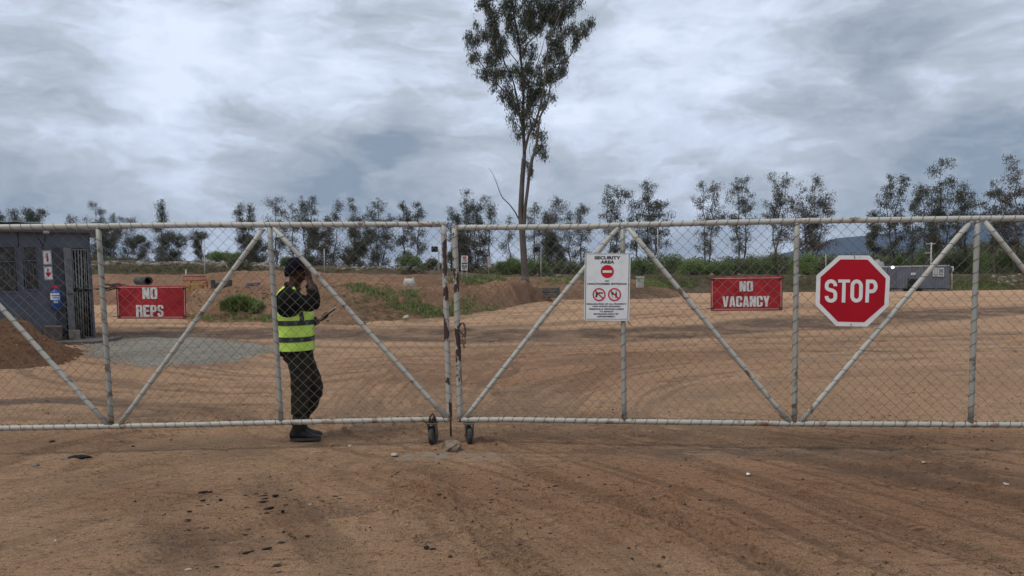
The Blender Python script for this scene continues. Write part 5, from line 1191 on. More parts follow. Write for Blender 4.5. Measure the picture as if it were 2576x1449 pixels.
Fq = np.array([(0, 1, 3), (1, 2, 3), (2, 0, 3), (1, 0, 4), (2, 1, 4), (0, 2, 4)])[None] + 5 * np.arange(n)[:, None, None]
tag(big_mesh('grit', Vq.reshape(-1, 3), Fq.reshape(-1, 3), mat('grit_brown', (.26, .165, .10), .95, spec=.1, col2=(.07, .05, .038), vscale=9, mask=(.46, .54))), 'crumbs of soil and grit strewn over the sandy entrance', 'grit', kind='stuff')
# ------------------------------------------------------------------ trees and bushes
M['bark'] = mat('smooth_grey_bark', (.120, .104, .094), .85, spec=.15, col2=(.075, .064, .056), vscale=3, mask=(.4, .6), bump=.4, bscale=14, stretch=(1, 1, .25))
M['bark_far'] = mat('dark_eucalyptus_bark', (.10, .085, .075), .9, var=.3, vscale=2)
M['leaf_tall'] = leaf_mat('tall_tree_leaves', (.040, .056, .032), (.062, .082, .046), (.13, .10, .06))
M['leaf_row'] = leaf_mat('eucalyptus_leaves', (.046, .060, .038), (.074, .090, .056), (.15, .115, .085))
M['leaf_warm'] = leaf_mat('reddish_eucalyptus_leaves', (.056, .062, .044), (.095, .092, .065), (.20, .14, .11))
M['leaf_bush'] = leaf_mat('bush_leaves', (.075, .130, .038), (.115, .18, .052), (.165, .21, .075))
M['leaf_bright'] = leaf_mat('bright_bush_leaves', (.11, .185, .042), (.16, .25, .06), (.22, .29, .10))
M['leaf_olive'] = leaf_mat('olive_thicket_leaves', (.075, .092, .042), (.115, .132, .060), (.16, .155, .085))
M['grass'] = leaf_mat('weed_grass', (.085, .140, .028), (.14, .21, .045), (.21, .25, .08))
M['grass_dry'] = leaf_mat('dry_grass', (.095, .11, .04), (.15, .15, .065), (.23, .20, .10))
def leaves(C, size, rs, droop=.8, aspect=.3, spread=1.0):
    """C (n,3) leaf centres -> verts, faces of slim kinked leaves"""
    n = len(C); th = rs.rand(n) * 2 * np.pi; d = np.stack([np.cos(th), np.sin(th), -droop * (0.4 + 1.3 * rs.rand(n))], -1) + .35 * rs.randn(n, 3) * spread
    d /= np.linalg.norm(d, axis=1)[:, None]
    r = rs.randn(n, 3); s = np.cross(d, r); s /= np.linalg.norm(s, axis=1)[:, None] + 1e-9
    L = size * (.6 + .8 * rs.rand(n))[:, None]; w = L * aspect / 2
    mid = C + d * L * .1
    V = np.stack([C - d * L * .5, mid + s * w, C + d * L * .5 + np.array([0, 0, -1]) * L * .08, mid - s * w], 1)
    F = np.arange(4 * n).reshape(n, 4); return V.reshape(-1, 3), F
def clumps(cs, rs, per, rad, stretch=(1, 1, 1.1)):
    out = []
    for c, k in cs:
        n = max(3, int(per * k)); p = rs.randn(n, 3) * .48 * rad * (.6 + .4 * k); 
        out.append(np.asarray(c) + p * np.array(stretch))
    return np.concatenate(out)
def limb(mb, pts, r0, r1, sides=6): 
    n = len(pts); mb.tube(pts, [r0 + (r1 - r0) * (i / (n - 1)) ** .9 for i in range(n)], sides)
def row_tree(x, ytop, ybase, hw, Y, label, seed, dens=1.0, low=.3, stems=1, lean=0.0, kind='leaf_row', shape='euc', group='eucalyptus trees in the row behind the yard'):
    rs = np.random.RandomState(seed); top = at(x + lean, ytop, Y); bs = at(x, ybase, Y); s_px = Y / FPX
    zb = float(h0(0, Y)); B = np.array([bs[0], Y, min(bs[2], zb + .9)])
    Ht = top[2] - B[2]; W = hw * s_px * 1.28; dens *= 1.22 if x < 1500 else .9; low = low * (.55 if x < 1500 else .9); vis = (bs[2] - B[2]) / Ht           # the part hidden by the terrace
    root = empty('eucalyptus_tree', B, label, 'tree', group)
    mb = MB(); C = []
    def puff(c, r_, n):
        p = rs.randn(n, 3); p /= np.linalg.norm(p, axis=1)[:, None]; p *= (rs.rand(n) ** .45)[:, None] * (1 + .25 * rs.randn(n))[:, None]
        p = p * np.array([r_, r_, r_ * .8]); p[:, 2] -= np.abs(rs.randn(n)) * r_ * .25; C.append(c + p)
    for st in range(stems):
        off = (st - (stems - 1) / 2) / max(1, (stems - 1) / 2) * W * .62 if stems > 1 else 0.0
        main = (st == rs.randint(stems)) or stems == 1 or st == (stems // 2)
        ht = Ht * (1.0 if main else rs.uniform(.74, .95)); n = 11; pts = []; wob = rs.randn(n, 2) * .016 * Ht
        for i in range(n):
            t = i / (n - 1); p = B + np.array([off * (.12 + .88 * t ** .9) + (top[0] - bs[0]) * t ** 1.3, rs.uniform(-.1, .1), ht * t])
            p[:2] += wob[i] * math.sin(t * math.pi); pts.append(p)
        r0 = .0075 * Ht * (1.15 if stems == 1 else .85); limb(mb, pts, r0 + .035, .012)
        Wc = W if stems == 1 else W * .62
        nb = 15 + rs.randint(5)
        for b in range(nb):
            t = low + (.97 - low) * (b + rs.rand()) / nb; i = min(int(t * (n - 1)), n - 2); q = pts[i] + (pts[i + 1] - pts[i]) * (t * (n - 1) - i)
            v = (t - low) / (1 - low); az = rs.rand() * 2 * math.pi
            if shape == 'cone': prof = (1.02 - v) ** .8
            elif shape == 'round': prof = (1 - (v * 1.5 - .62) ** 2) ** .5 if v < 1 else .3
            else: prof = [1.0, .75, .95, .6, .85, 1.05, .7][rs.randint(7)] * (.72 + .28 * math.sin(v * 3.0)) * (1 - .55 * max(0, v - .7) / .3)
            reach = Wc * prof * rs.uniform(.55, 1.05); el = rs.uniform(.25, 1.0) if shape != 'cone' else rs.uniform(-.1, .4)
            e = q + np.array([math.cos(az) * reach, math.sin(az) * reach * .8, min(reach * el, max(.1, B[2] + ht - q[2]))])
            m1 = q * .5 + e * .5 + np.array([0, 0, -.10 * reach]) + rs.randn(3) * .05 * reach
            limb(mb, [q, m1, e], .014 + .0030 * Ht * (1 - t), .006, 5)
            k = 2 + int(reach / .55)
            for j in range(k):
                f = 1 - .75 * (j / k) * rs.uniform(.6, 1.1); c = q + (e - q) * f + rs.randn(3) * .10 * W + np.array([0, 0, -.05]); sz = rs.uniform(.25, .62) * (1.15 if shape != 'euc' else 1)
                puff(c, (1.28 if x < 1500 else 1.0) * sz * (.6 + .10 * Ht / 2.2) , int(52 * dens * (sz / .35) ** 1.7))
        puff(pts[-1] + np.array([0, 0, -.1]), .30, int(26 * dens)); puff(pts[-2], .42, int(40 * dens))
    mb.build('trunk', M['bark_far'], root, smooth=True)
    C = np.concatenate(C); V, F = leaves(C, .165, rs, 1.1, .34); big_mesh('crown', V, F, M[kind], root)
    return root
T = row_tree
Yl, Ym, Yr = 104, 96, 84
rows = [
 (-2, 530, 664, 20, Yl, 'round-crowned eucalyptus cut by the left edge of the picture', dict(shape='round', dens=1.3)),
 (36, 532, 664, 18, Yl, 'smaller round eucalyptus second from the left edge above the cabin roof', dict(shape='round', dens=1.3)),
 (86, 526, 664, 30, Yl, 'broad round eucalyptus above the cabin roof', dict(shape='round', dens=1.5, stems=2)),
 (176, 540, 664, 24, Yl, 'sparse reddish eucalyptus showing over the right end of the cabin roof', dict(kind='leaf_warm', dens=.7)),
 (212, 548, 664, 12, Yl, 'small thin reddish eucalyptus left of the first gate upright', dict(kind='leaf_warm', dens=.6)),
 (250, 512, 664, 28, Yl, 'left-leaning open eucalyptus rising above the first gate upright', dict(lean=-10, dens=1.0)),
 (268, 572, 664, 26, Yl - 4, 'dense dark low eucalyptus right of the first gate upright', dict(dens=2.0, low=.08, shape='round')),
 (286, 536, 664, 13, Yl, 'narrow eucalyptus close to the left-leaning one', dict(dens=1.0)),
 (318, 548, 664, 22, Yl, 'sparse eucalyptus barely topping the rail above the culvert pipe', dict(dens=.9)),
 (344, 596, 664, 24, Yl - 4, 'dark bushy low eucalyptus behind the culvert pipe', dict(dens=1.7, low=.08, shape='round')),
 (372, 612, 662, 16, Yl, 'grey leafless-looking small tree left of the spire-like one', dict(dens=.35, kind='leaf_warm')),
 (408, 501, 662, 20, Yl, 'spire-like dark eucalyptus with a slim pointed top', dict(dens=1.6, low=.2, shape='cone')),
 (432, 590, 662, 28, Yl - 4, 'dense low eucalyptus at the foot of the spire-like one', dict(dens=1.7, low=.06, shape='round')),
 (506, 583, 664, 20, Ym, 'small isolated dark eucalyptus left of the brace', dict(dens=1.6, low=.15)),
 (622, 516, 668, 34, Ym, 'left-leaning dark eucalyptus left of the centre post of the left leaf', dict(lean=-8, dens=1.5, low=.2, stems=2)),
 (640, 600, 668, 28, Ym - 5, 'dense low dark eucalyptus under the left-leaning dark one', dict(dens=1.6, low=.1, shape='round')),
 (694, 496, 668, 28, Ym, 'tall open reddish eucalyptus above the brace joint of the left leaf', dict(dens=1.0, kind='leaf_warm')),
 (735, 511, 668, 20, Ym, 'slim reddish eucalyptus directly above the guard', dict(dens=.9, kind='leaf_warm')),
 (772, 493, 670, 32, Ym, 'tall eucalyptus with a broad flat top just right of the guard head', dict(dens=1.1, stems=2, low=.25)),
 (800, 572, 670, 30, Ym - 6, 'dense dark lower eucalyptus right of the guard head', dict(dens=1.9, low=.05, shape='round')),
 (835, 503, 670, 34, Ym, 'spreading reddish eucalyptus right of the flat-topped one', dict(dens=.9, kind='leaf_warm', stems=2)),
 (888, 500, 672, 20, Ym, 'narrow eucalyptus with a tufted top in the middle of the left leaf', dict(dens=1.0)),
 (903, 580, 672, 32, Ym - 6, 'very dense dark low eucalyptus in the middle of the left leaf', dict(dens=2.0, low=.05, shape='round')),
 (951, 497, 674, 34, Ym, 'tall loose eucalyptus with several thin stems right of the middle of the left leaf', dict(dens=1.0, stems=3, low=.3)),
 (1015, 504, 674, 20, Ym, 'dark eucalyptus second to the left of the gate meeting posts', dict(dens=1.2, low=.25)),
 (1052, 512, 674, 26, Ym, 'dark eucalyptus with a sideways branch just left of the gate meeting posts', dict(dens=1.2, low=.25)),
 (1135, 520, 680, 24, Ym, 'thin pale eucalyptus behind the gate meeting posts', dict(dens=.8)),
 (1163, 480, 682, 28, Ym, 'tall eucalyptus rising just right of the gate meeting posts', dict(dens=1.2, stems=2)),
 (1200, 500, 682, 26, Ym, 'eucalyptus with a forked rounded top right of the meeting posts', dict(dens=1.1, stems=2)),
 (1232, 494, 682, 24, Ym, 'airy eucalyptus left of the dead branch of the tall tree', dict(dens=.9)),
 (1160, 590, 684, 30, Ym - 6, 'dense dark low eucalyptus behind the notice board', dict(dens=1.6, low=.1, shape='round')),
 (1282, 540, 686, 18, Ym, 'sparse thin eucalyptus just left of the tall tree trunk', dict(dens=.5)),
 (1345, 508, 688, 20, Ym, 'thin reddish eucalyptus just right of the tall tree trunk', dict(dens=.7, kind='leaf_warm')),
 (1385, 494, 688, 34, Ym, 'domed reddish eucalyptus between the tall tree and the security sign', dict(dens=1.2, kind='leaf_warm', stems=2)),
 (1392, 585, 688, 26, Ym - 6, 'dense dark lower eucalyptus right of the tall tree', dict(dens=1.7, low=.1, shape='round')),
 (1434, 530, 688, 18, Ym, 'short reddish eucalyptus left of the security sign', dict(dens=.8, kind='leaf_warm')),
 (1462, 510, 688, 22, Ym, 'dark slim eucalyptus behind the brace left of the security sign', dict(dens=1.1)),
 (1540, 464, 690, 36, Yr, 'tall loose eucalyptus behind the security sign', dict(dens=1.0, stems=2, low=.3)),
 (1628, 456, 690, 46, Yr, 'wide round-topped eucalyptus right of the security sign', dict(dens=1.15, stems=3, low=.35)),
 (1780, 454, 690, 34, Yr, 'open reddish eucalyptus left of the pair above the NO VACANCY banner', dict(dens=.95, stems=2, low=.3, kind='leaf_warm')),
 (1866, 444, 690, 38, Yr, 'darker eucalyptus directly above the NO VACANCY banner', dict(dens=1.05, stems=2, low=.3)),
 (1948, 434, 690, 36, Yr, 'reddish eucalyptus with a one-sided plume at its top, left of the STOP sign', dict(dens=.9, lean=16, stems=2, low=.35, kind='leaf_warm')),
 (2036, 446, 690, 56, Yr, 'wide vase-shaped eucalyptus left of the STOP sign', dict(dens=.9, stems=4, low=.35, kind='leaf_warm')),
 (2240, 440, 690, 38, 78, 'eucalyptus with a leaning plume above the container office left end', dict(dens=1.0, stems=2, lean=12)),
 (2200, 530, 690, 34, 76, 'dense dark conifer-like tree behind the STOP sign', dict(dens=2.2, low=.03, shape='cone')),
 (2350, 400, 690, 60, 76, 'tallest eucalyptus of the right group, behind the container office', dict(dens=1.25, stems=3, lean=18, low=.3)),
 (2300, 500, 690, 26, 78, 'thin short eucalyptus between the two bigger ones over the container office', dict(dens=.9)),
 (2425, 464, 690, 30, 78, 'small airy eucalyptus right of the tallest one', dict(dens=.8)),
 (2500, 458, 690, 30, 74, 'eucalyptus second from the right edge of the picture', dict(dens=1.1)),
 (2560, 402, 690, 56, 74, 'large reddish eucalyptus at the right edge of the picture', dict(dens=1.1, stems=3, kind='leaf_warm')),
]
for i, (x, yt, yb, hw, Y, lab, kw) in enumerate(rows): row_tree(x, yt, yb, hw, Y, lab, 100 + i, **kw)
# ---- the tall eucalyptus, limb by limb
Yt = 46.0
z5 = lambda x, y, dy=0.0: at(1136.4 + x / 3.280, y / 3.280, Yt + dy)
z6 = lambda x, y, dy=0.0: at(1168 + x / 4.251, 391.4 + y / 4.251, Yt + dy)
base = z6(652, 1375); tall = empty('eucalyptus_tree', base, 'very tall lone eucalyptus with a high spreading crown and a bare dead branch', 'tree')
s_ = Yt / FPX
mb = MB()
def li(P, w0, w1, dy=0.0, conv=z5, side=9):
    P = smooth_line([(*p, dy * i / (len(P) - 1)) for i, p in enumerate(P)], 4) if True else P
    pts = [conv(p[0], p[1], p[2]) for p in P]; n = len(pts)
    mb.tube(pts, [(w0 + (w1 - w0) * i / (n - 1)) * s_ / 2 for i in range(n)], side)
li([(655, 1385), (645, 1250), (638, 1100), (625, 900), (615, 760), (606, 600), (612, 420), (618, 300), (628, 150), (636, 30)], 18.5, 10.2, 0, z6, 14)
mb.tube([z6(656, 1400), z6(650, 1340), z6(646, 1280)], [15 * s_, 10.5 * s_, 8.6 * s_], 14)
li([(580, 1460), (592, 1380), (600, 1250), (592, 1100), (588, 980), (592, 750), (572, 500), (548, 300), (510, 100), (498, -120), (480, -400)], 10.6, 2.5, .6)
li([(628, 850), (645, 700), (652, 560), (678, 350), (702, 150), (735, 0)], 9, 7.5, -.6, z6)
li([(655, 1450), (662, 1330), (702, 1180), (722, 1000), (745, 930), (790, 850), (812, 720), (850, 650), (960, 480), (1040, 360), (1150, 220)], 7.5, 1.5, -1.6)
li([(600, 1260), (640, 1100), (700, 980), (742, 820), (780, 600), (800, 350), (900, 100), (960, -80)], 7, 2, -1.4)
li([(592, 1100), (560, 960), (520, 850), (430, 750), (330, 640), (240, 520), (180, 430), (140, 330)], 5, 1, -1.5)
li([(560, 960), (540, 820), (500, 650), (430, 500), (395, 300), (330, 100), (290, -80)], 5, 1.2, 1.5)
li([(570, 500), (620, 370), (720, 270), (800, 150), (850, -40)], 3.5, 1, -1)
li([(550, 520), (470, 420), (380, 250), (340, 150)], 2.5, .8, 1)
li([(590, 750), (690, 560), (740, 420), (770, 300)], 3, .8, 1.2)
li([(592, 980), (600, 820), (590, 600)], 3, 1, -1)
li([(430, 750), (400, 640), (380, 540)], 1.8, .7, -1); li([(850, 650), (900, 520), (900, 400), (930, 250)], 2.2, .8, -.6); li([(960, 480), (1000, 430), (1010, 320)], 1.5, .6, .5)
li([(650, 1180), (640, 1250), (652, 1300), (640, 1360)], 1.5, .6, -.3); li([(702, 1180), (740, 1220), (765, 1270)], 1.5, .6, -.3)
li([(548, 300), (600, 180), (640, 40)], 2, .8, -1); li([(500, 100), (440, 0), (420, -150)], 2, .8, 1)
li([(578, 672), (540, 600), (480, 520), (410, 450), (372, 370), (338, 275), (300, 190), (260, 133)], 3.6, .5, -.8, z6)
li([(338, 290), (352, 270), (372, 262)], .9, .3, 0, z6); li([(410, 450), (395, 430)], .9, .3, 0, z6)
mb.build('trunk', M['bark'], tall, smooth=True)
BL = [(150,340,45,70),(130,300,25,30),(200,480,50,60),(250,620,50,40),(240,300,60,80),(215,200,40,25),(260,60,50,60),(330,130,70,80),(350,250,70,90),(380,360,80,80),(330,480,90,70),(320,620,60,60),(360,720,30,40),
(420,430,60,50),(430,620,80,70),(470,760,60,60),(410,800,20,25),(470,860,30,40),(520,850,50,60),(500,980,30,40),(520,1050,25,40),(560,1100,35,40),(480,80,90,90),(480,220,60,70),(600,100,90,100),(620,220,80,60),
(560,320,60,70),(590,430,50,40),(600,600,80,70),(520,620,60,60),(620,700,70,70),(680,250,60,40),(720,130,90,110),(800,80,90,90),(870,150,90,90),(950,60,80,70),(1040,20,50,40),(1070,260,70,50),(1150,210,50,40),
(1020,350,50,60),(980,250,60,40),(860,300,90,70),(850,430,90,80),(930,500,50,50),(800,520,80,70),(860,600,90,60),(780,650,80,60),(700,600,60,50),(740,740,90,70),(690,840,80,70),(640,800,50,60),(830,800,25,40),
(760,880,40,40),(620,960,60,60),(680,1000,50,50),(610,1060,50,40),(700,1100,45,40),(750,1120,25,30),(735,1245,60,45),(765,1280,25,20),(620,1380,25,40),(650,1420,20,30),(560,900,40,60),(660,480,35,60),(670,390,22,26),
(300,-60,90,80),(480,-90,120,90),(680,-60,130,90),(880,-60,120,80),(1020,-60,70,60),(420,-220,130,90),(620,-230,150,100),(820,-210,120,90),(560,-380,120,90),(700,-370,110,80)]
rs = np.random.RandomState(77); cs = []
zc5 = 1 / 3.280 * s_
for (cx, cy, rx, ry) in BL:
    k = max(3, int(rx * ry / 300))
    for _ in range(k):
        a = rs.rand() * 2 * math.pi; q = rs.rand() ** .5
        x, y = cx + math.cos(a) * q * rx * .88, cy + math.sin(a) * q * ry * .88
        cs.append((z5(x, y, rs.uniform(-1, 1) * max(.3, rx * zc5)), .5 + .8 * rs.rand()))
C = clumps(cs, rs, 74, .25, (1, 1, 1.5)); V, F = leaves(C, .14, rs, 1.6, .27, .6)
big_mesh('crown', V, F, M['leaf_tall'], tall)
# ---- bushes
def bush(px, ytop, ybase, hw, Y, label, seed, kind='leaf_bush', dens=1.0, group='bushes along the far side of the yard', name='bush', lumps=9, leaf=.115):
    ytop -= 9 if px < 2200 else 18; hw *= 1.3
    rs = np.random.RandomState(seed); top, b = at(px, ytop, Y), at(px, ybase, Y); W = hw * Y / FPX; Hh = top[2] - b[2]
    root = empty(name, b, label, 'bush', group); mb = MB(); pts = []
    for k in range(lumps):
        a = rs.rand() * 2 * math.pi; q = rs.rand() ** .6 * .8; h = rs.uniform(.35, .78) * (1 - .35 * q); c = b + np.array([math.cos(a) * q * W, math.sin(a) * q * W * .7, h * Hh])
        r_ = np.array([W * rs.uniform(.28, .48), W * rs.uniform(.28, .45), Hh * rs.uniform(.2, .34)])
        r_[2] = min(r_[2], top[2] - c[2] + .02)
        n = int(430 * dens); d = rs.randn(n, 3); d /= np.linalg.norm(d, axis=1)[:, None]; d *= (rs.rand(n) ** .35)[:, None] * (1 + .22 * rs.randn(n))[:, None]; pts.append(c + d * r_)
        mb.tube([b + np.array([0, 0, -.1]), b * .5 + c * .5 + rs.randn(3) * .05, c], [.04, .03, .015], 5)
    n = int(520 * dens); low = b + np.stack([rs.uniform(-1, 1, n) * W * .9, rs.uniform(-1, 1, n) * W * .5, rs.rand(n) * Hh * .5], -1); pts.append(low)
    mb.build('stem', M['bark_far'], root, smooth=True)
    C = np.concatenate(pts); V, F = leaves(C, leaf, rs, .2, .5, 1.5); big_mesh('foliage', V, F, M[kind], root)
BS = [(1030, 643, 678, 27, 72, 'rounded bright green bush below the dark trees left of the meeting posts', 'leaf_bush'),
 (548, 634, 663, 22, 76, 'pale green feathery bush left of the centre post', 'leaf_bright'), (585, 636, 664, 18, 76, 'second pale green bush beside the feathery one', 'leaf_bright'),
 (605, 650, 686, 24, 62, 'dark rounded bush on the terrace behind the left brace', 'leaf_olive'),
 (245, 648, 664, 26, 78, 'low green bush right of the cabin on the terrace', 'leaf_olive'), (300, 650, 664, 24, 78, 'low dark bush above the culvert pipe on the terrace', 'leaf_olive'),
 (730, 650, 672, 20, 74, 'low green bush directly behind the guard', 'leaf_bush'), (1090, 656, 682, 24, 74, 'low bush behind the floodlight pole left of the posts', 'leaf_olive'),
 (1270, 655, 692, 22, 74, 'green bush just left of the tall trunk', 'leaf_bush'), (1300, 650, 692, 20, 75, 'pale bush behind the tall trunk', 'leaf_bright'),
 (1352, 648, 694, 28, 74, 'bush right of the tall trunk at the floodlight pole', 'leaf_bush'), (1425, 655, 694, 30, 76, 'dark bush left of the security sign', 'leaf_olive'),
 (1615, 648, 692, 36, 75, 'dark green bush just right of the security sign', 'leaf_bush'), (1680, 640, 692, 40, 78, 'tall rounded dark bush right of the security sign', 'leaf_bush'),
 (1740, 652, 692, 34, 74, 'lighter bush between the tall bush and the banner', 'leaf_bright'), (1800, 655, 692, 36, 74, 'green bush above the left corner of the NO VACANCY banner', 'leaf_bush'),
 (1850, 648, 692, 30, 76, 'darker bush above the middle of the NO VACANCY banner', 'leaf_olive'), (1905, 640, 692, 36, 77, 'bush with a flat top above the right of the NO VACANCY banner', 'leaf_bush'),
 (1955, 632, 692, 34, 78, 'tall dark bush left of the right-leaf centre upright', 'leaf_olive'), (2030, 640, 692, 36, 75, 'bright green bush left of the STOP sign', 'leaf_bright'),
 (2085, 652, 692, 30, 74, 'olive bush at the left edge of the STOP sign', 'leaf_olive'), (2330, 622, 680, 34, 82, 'green domed bush behind the container office', 'leaf_bush'),
 (2265, 640, 690, 34, 80, 'bright bush behind the left end of the container office', 'leaf_bright'), (2395, 640, 690, 36, 78, 'olive bush behind the right end of the container office', 'leaf_olive'),
 (2440, 632, 692, 36, 78, 'green bush right of the container office', 'leaf_bright'), (2505, 640, 692, 40, 75, 'broad dark green bush near the right edge', 'leaf_bush'), (2565, 630, 692, 44, 76, 'big bush cut by the right edge of the picture', 'leaf_olive'),
 (2480, 612, 660, 40, 92, 'tall brownish bush behind the last upright', 'leaf_olive')]
for i, (px, a, b, hw, Y, lab, k) in enumerate(BS): bush(px, a, b, hw, Y, lab, 300 + i, k, dens=1.3)
# thicket that reads as one mass behind them
rs = np.random.RandomState(9); pts = []
for k in range(520):
    px = rs.uniform(1180, 3000) if k % 5 else rs.uniform(-300, 1180); Y = rs.uniform(84, 118)
    yt = np.interp(px, [-300, 500, 1000, 1180, 1500, 1650, 1800, 1950, 2150, 2400, 2600, 3000], [656, 662, 668, 668, 660, 648, 656, 644, 645, 615, 608, 612]) + rs.uniform(-12, 5)
    top = at(px, yt, Y); z0_ = float(h0(0, Y)); Hh = max(.6, top[2] - z0_); W = rs.uniform(1.0, 2.2); n = 230
    d = rs.randn(n, 3); d /= np.linalg.norm(d, axis=1)[:, None]; d *= (rs.rand(n) ** .3)[:, None]
    c = np.array([top[0], Y, z0_ + Hh * .5]); pts.append(c + d * np.array([W, W * .8, Hh * .5]))
C = np.concatenate(pts); V, F = leaves(C, .27, rs, .2, .6, 1.5)
tag(big_mesh('thicket', V, F, M['leaf_olive']), 'mass of dull green thicket behind the row of trees', 'thicket', kind='stuff')
# weeds and grass on the mounds and terrace
def on_bank(key, spots, per, size, name, label, m, seed, width=1.0, kind='stuff'):
    rs = np.random.RandomState(seed); V0 = BANKS[key]; nv_, nu_ = V0.shape[:2]; P0 = V0[..., :].reshape(-1, 3)
    d = P0 - CAM; k = d @ _f; U = CX + FPX * (d @ _r) / k; Wv = CY - FPX * (d @ _u) / k
    tv = np.repeat(np.arange(nv_) / (nv_ - 1), nu_); out = []
    for (px, py, rx, ry, cnt) in spots:
        sel = np.where((np.abs(U - px) < rx * 1.3) & (np.abs(Wv - py) < ry * 1.3) & (tv < .68))[0]
        if len(sel) < 3: continue
        w = np.exp(-((U[sel] - px) / rx) ** 2 - ((Wv[sel] - py) / ry) ** 2); w /= w.sum()
        i = rs.choice(sel, cnt, p=w); out.append(P0[i] + rs.randn(cnt, 3) * np.array([.12, .12, 0]))
    T_ = np.concatenate(out); n = len(T_) * per; C = np.repeat(T_, per, 0) + rs.randn(n, 3) * np.array([.05, .05, 0]) * width
    th = rs.rand(n) * 2 * np.pi; ln = size * (.5 + .9 * rs.rand(n)); lean = .15 + .75 * rs.rand(n)
    dx = np.stack([np.cos(th) * lean, np.sin(th) * lean, np.ones(n)], -1); tip = C + dx * ln[:, None] * .8 + np.stack([np.cos(th), np.sin(th), -np.ones(n) * .3], -1) * (ln * lean * .4)[:, None]
    mid = C + dx * (ln * .5)[:, None]; s = np.stack([-np.sin(th), np.cos(th), 0 * th], -1) * (size * .07)
    V = np.stack([C - s * .6 - np.array([0, 0, .04]), mid - s, tip, mid + s, C + s * .6 - np.array([0, 0, .04])], 1).reshape(-1, 3); F = np.arange(5 * n).reshape(n, 5)
    o = big_mesh(name, V, F, M[m]); tag(o, label, 'weeds', kind=kind)
on_bank('soil_mound8', [(592, 774, 22, 6, 50), (606, 768, 12, 7, 40), (630, 780, 20, 4, 20)], 14, .32, 'weed_clump', 'bright green grassy weed clump on the mound left of the guard', 'grass', 3)
on_bank('soil_mound8', [(920, 730, 30, 8, 60), (960, 742, 40, 12, 60), (1010, 760, 40, 14, 70), (1060, 778, 50, 14, 90), (1120, 790, 60, 9, 110), (1160, 765, 30, 16, 60), (560, 800, 80, 10, 60), (900, 720, 20, 4, 40), (690, 800, 40, 12, 60), (1030, 740, 30, 8, 50), (1230, 775, 40, 8, 40)],
        9, .13, 'mound_grass', 'patchy green weeds growing over the long soil mound', 'grass', 4)
on_bank('grassy_terrace3', [(1700, 708, 120, 12, 400), (2000, 712, 150, 12, 450), (2450, 712, 80, 14, 420), (2550, 716, 60, 10, 120), (400, 678, 200, 8, 500), (800, 682, 200, 6, 200), (1560, 712, 80, 10, 200), (2300, 700, 60, 10, 60)], 16, .18, 'terrace_grass', 'rough grass growing on the long terrace', 'grass_dry', 5, 3.0)
on_bank('grassy_terrace3', [(2470, 718, 60, 9, 260), (1690, 716, 50, 6, 130), (1640, 716, 30, 6, 60)], 22, .20, 'verge_grass', 'lush green grass on the bank right of the container office', 'grass', 6, 2.5)
on_bank('soil_bank5', [(1665, 716, 40, 6, 120), (1200, 706, 60, 8, 160), (1420, 708, 60, 8, 80), (1640, 706, 20, 6, 60)], 16, .18, 'bank_weeds', 'weeds along the foot of the red soil bank', 'grass', 7, 2.0)
# rubble on the terrace
rs = random.Random(31); mb = MB(); 
def rubble(key, spots, seed, smin, smax, m, name, label):
    import bmesh
    rs = np.random.RandomState(seed); V0 = BANKS[key].reshape(-1, 3); d = V0 - CAM; k = d @ _f; U = CX + FPX * (d @ _r) / k; Wv = CY - FPX * (d @ _u) / k
    bv = []; bf = []; nn = 0
    ico = np.array([(0, 0, 1), (.9, 0, .45), (.28, .85, .45), (-.72, .53, .45), (-.72, -.53, .45), (.28, -.85, .45), (.72, .53, -.45), (-.28, .85, -.45), (-.9, 0, -.45), (-.28, -.85, -.45), (.72, -.53, -.45), (0, 0, -1)])
    fi = [(0, 1, 2), (0, 2, 3), (0, 3, 4), (0, 4, 5), (0, 5, 1), (1, 6, 2), (2, 7, 3), (3, 8, 4), (4, 9, 5), (5, 10, 1), (2, 6, 7), (3, 7, 8), (4, 8, 9), (5, 9, 10), (1, 10, 6), (6, 11, 7), (7, 11, 8), (8, 11, 9), (9, 11, 10), (10, 11, 6)]
    for (px, py, rx, ry, cnt) in spots:
        sel = np.where((np.abs(U - px) < rx) & (np.abs(Wv - py) < ry))[0]
        if len(sel) < 2: continue
        for i in rs.choice(sel, cnt):
            s = smin + (smax - smin) * rs.rand() ** 3; v = ico * (1 + 1.0 * (rs.rand(12, 3) - .5)) * np.array([s * 1.4, s, s * .7]) + V0[i] + rs.randn(3) * np.array([.1, .1, .006])
            bv.append(v); bf.append(np.array(fi) + nn); nn += 12
    tag(big_mesh(name, np.concatenate(bv), np.concatenate(bf), M[m]), label, 'rubble', kind='stuff')
M['rubble'] = mat('grey_rubble', (.26, .235, .20), .95, col2=(.15, .11, .08), vscale=1.2, mask=(.45, .55))
M['clods'] = mat('loose_clods', (.22, .128, .080), .95, spec=.05, col2=(.13, .08, .052), vscale=3, mask=(.45, .55))
rubble('grassy_terrace3', [(420, 664, 200, 5, 420), (620, 668, 80, 4, 160), (700, 672, 60, 4, 120), (900, 678, 200, 4, 160), (2545, 706, 50, 12, 160), (2250, 700, 500, 8, 120), (1400, 696, 200, 3, 60)], 5, .05, .30, 'rubble', 'terrace_rubble', 'grey rubble lying along the top of the terrace')
rubble('soil_mound8', [(900, 780, 480, 60, 900), (600, 770, 120, 50, 500)], 6, .012, .045, 'clods', 'mound_clods', 'loose clods over the soil mound')
rubble('soil_heap14', [(60, 880, 220, 70, 1500)], 7, .006, .022, 'clods', 'heap_clods', 'loose clods over the soil heap by the cabin')
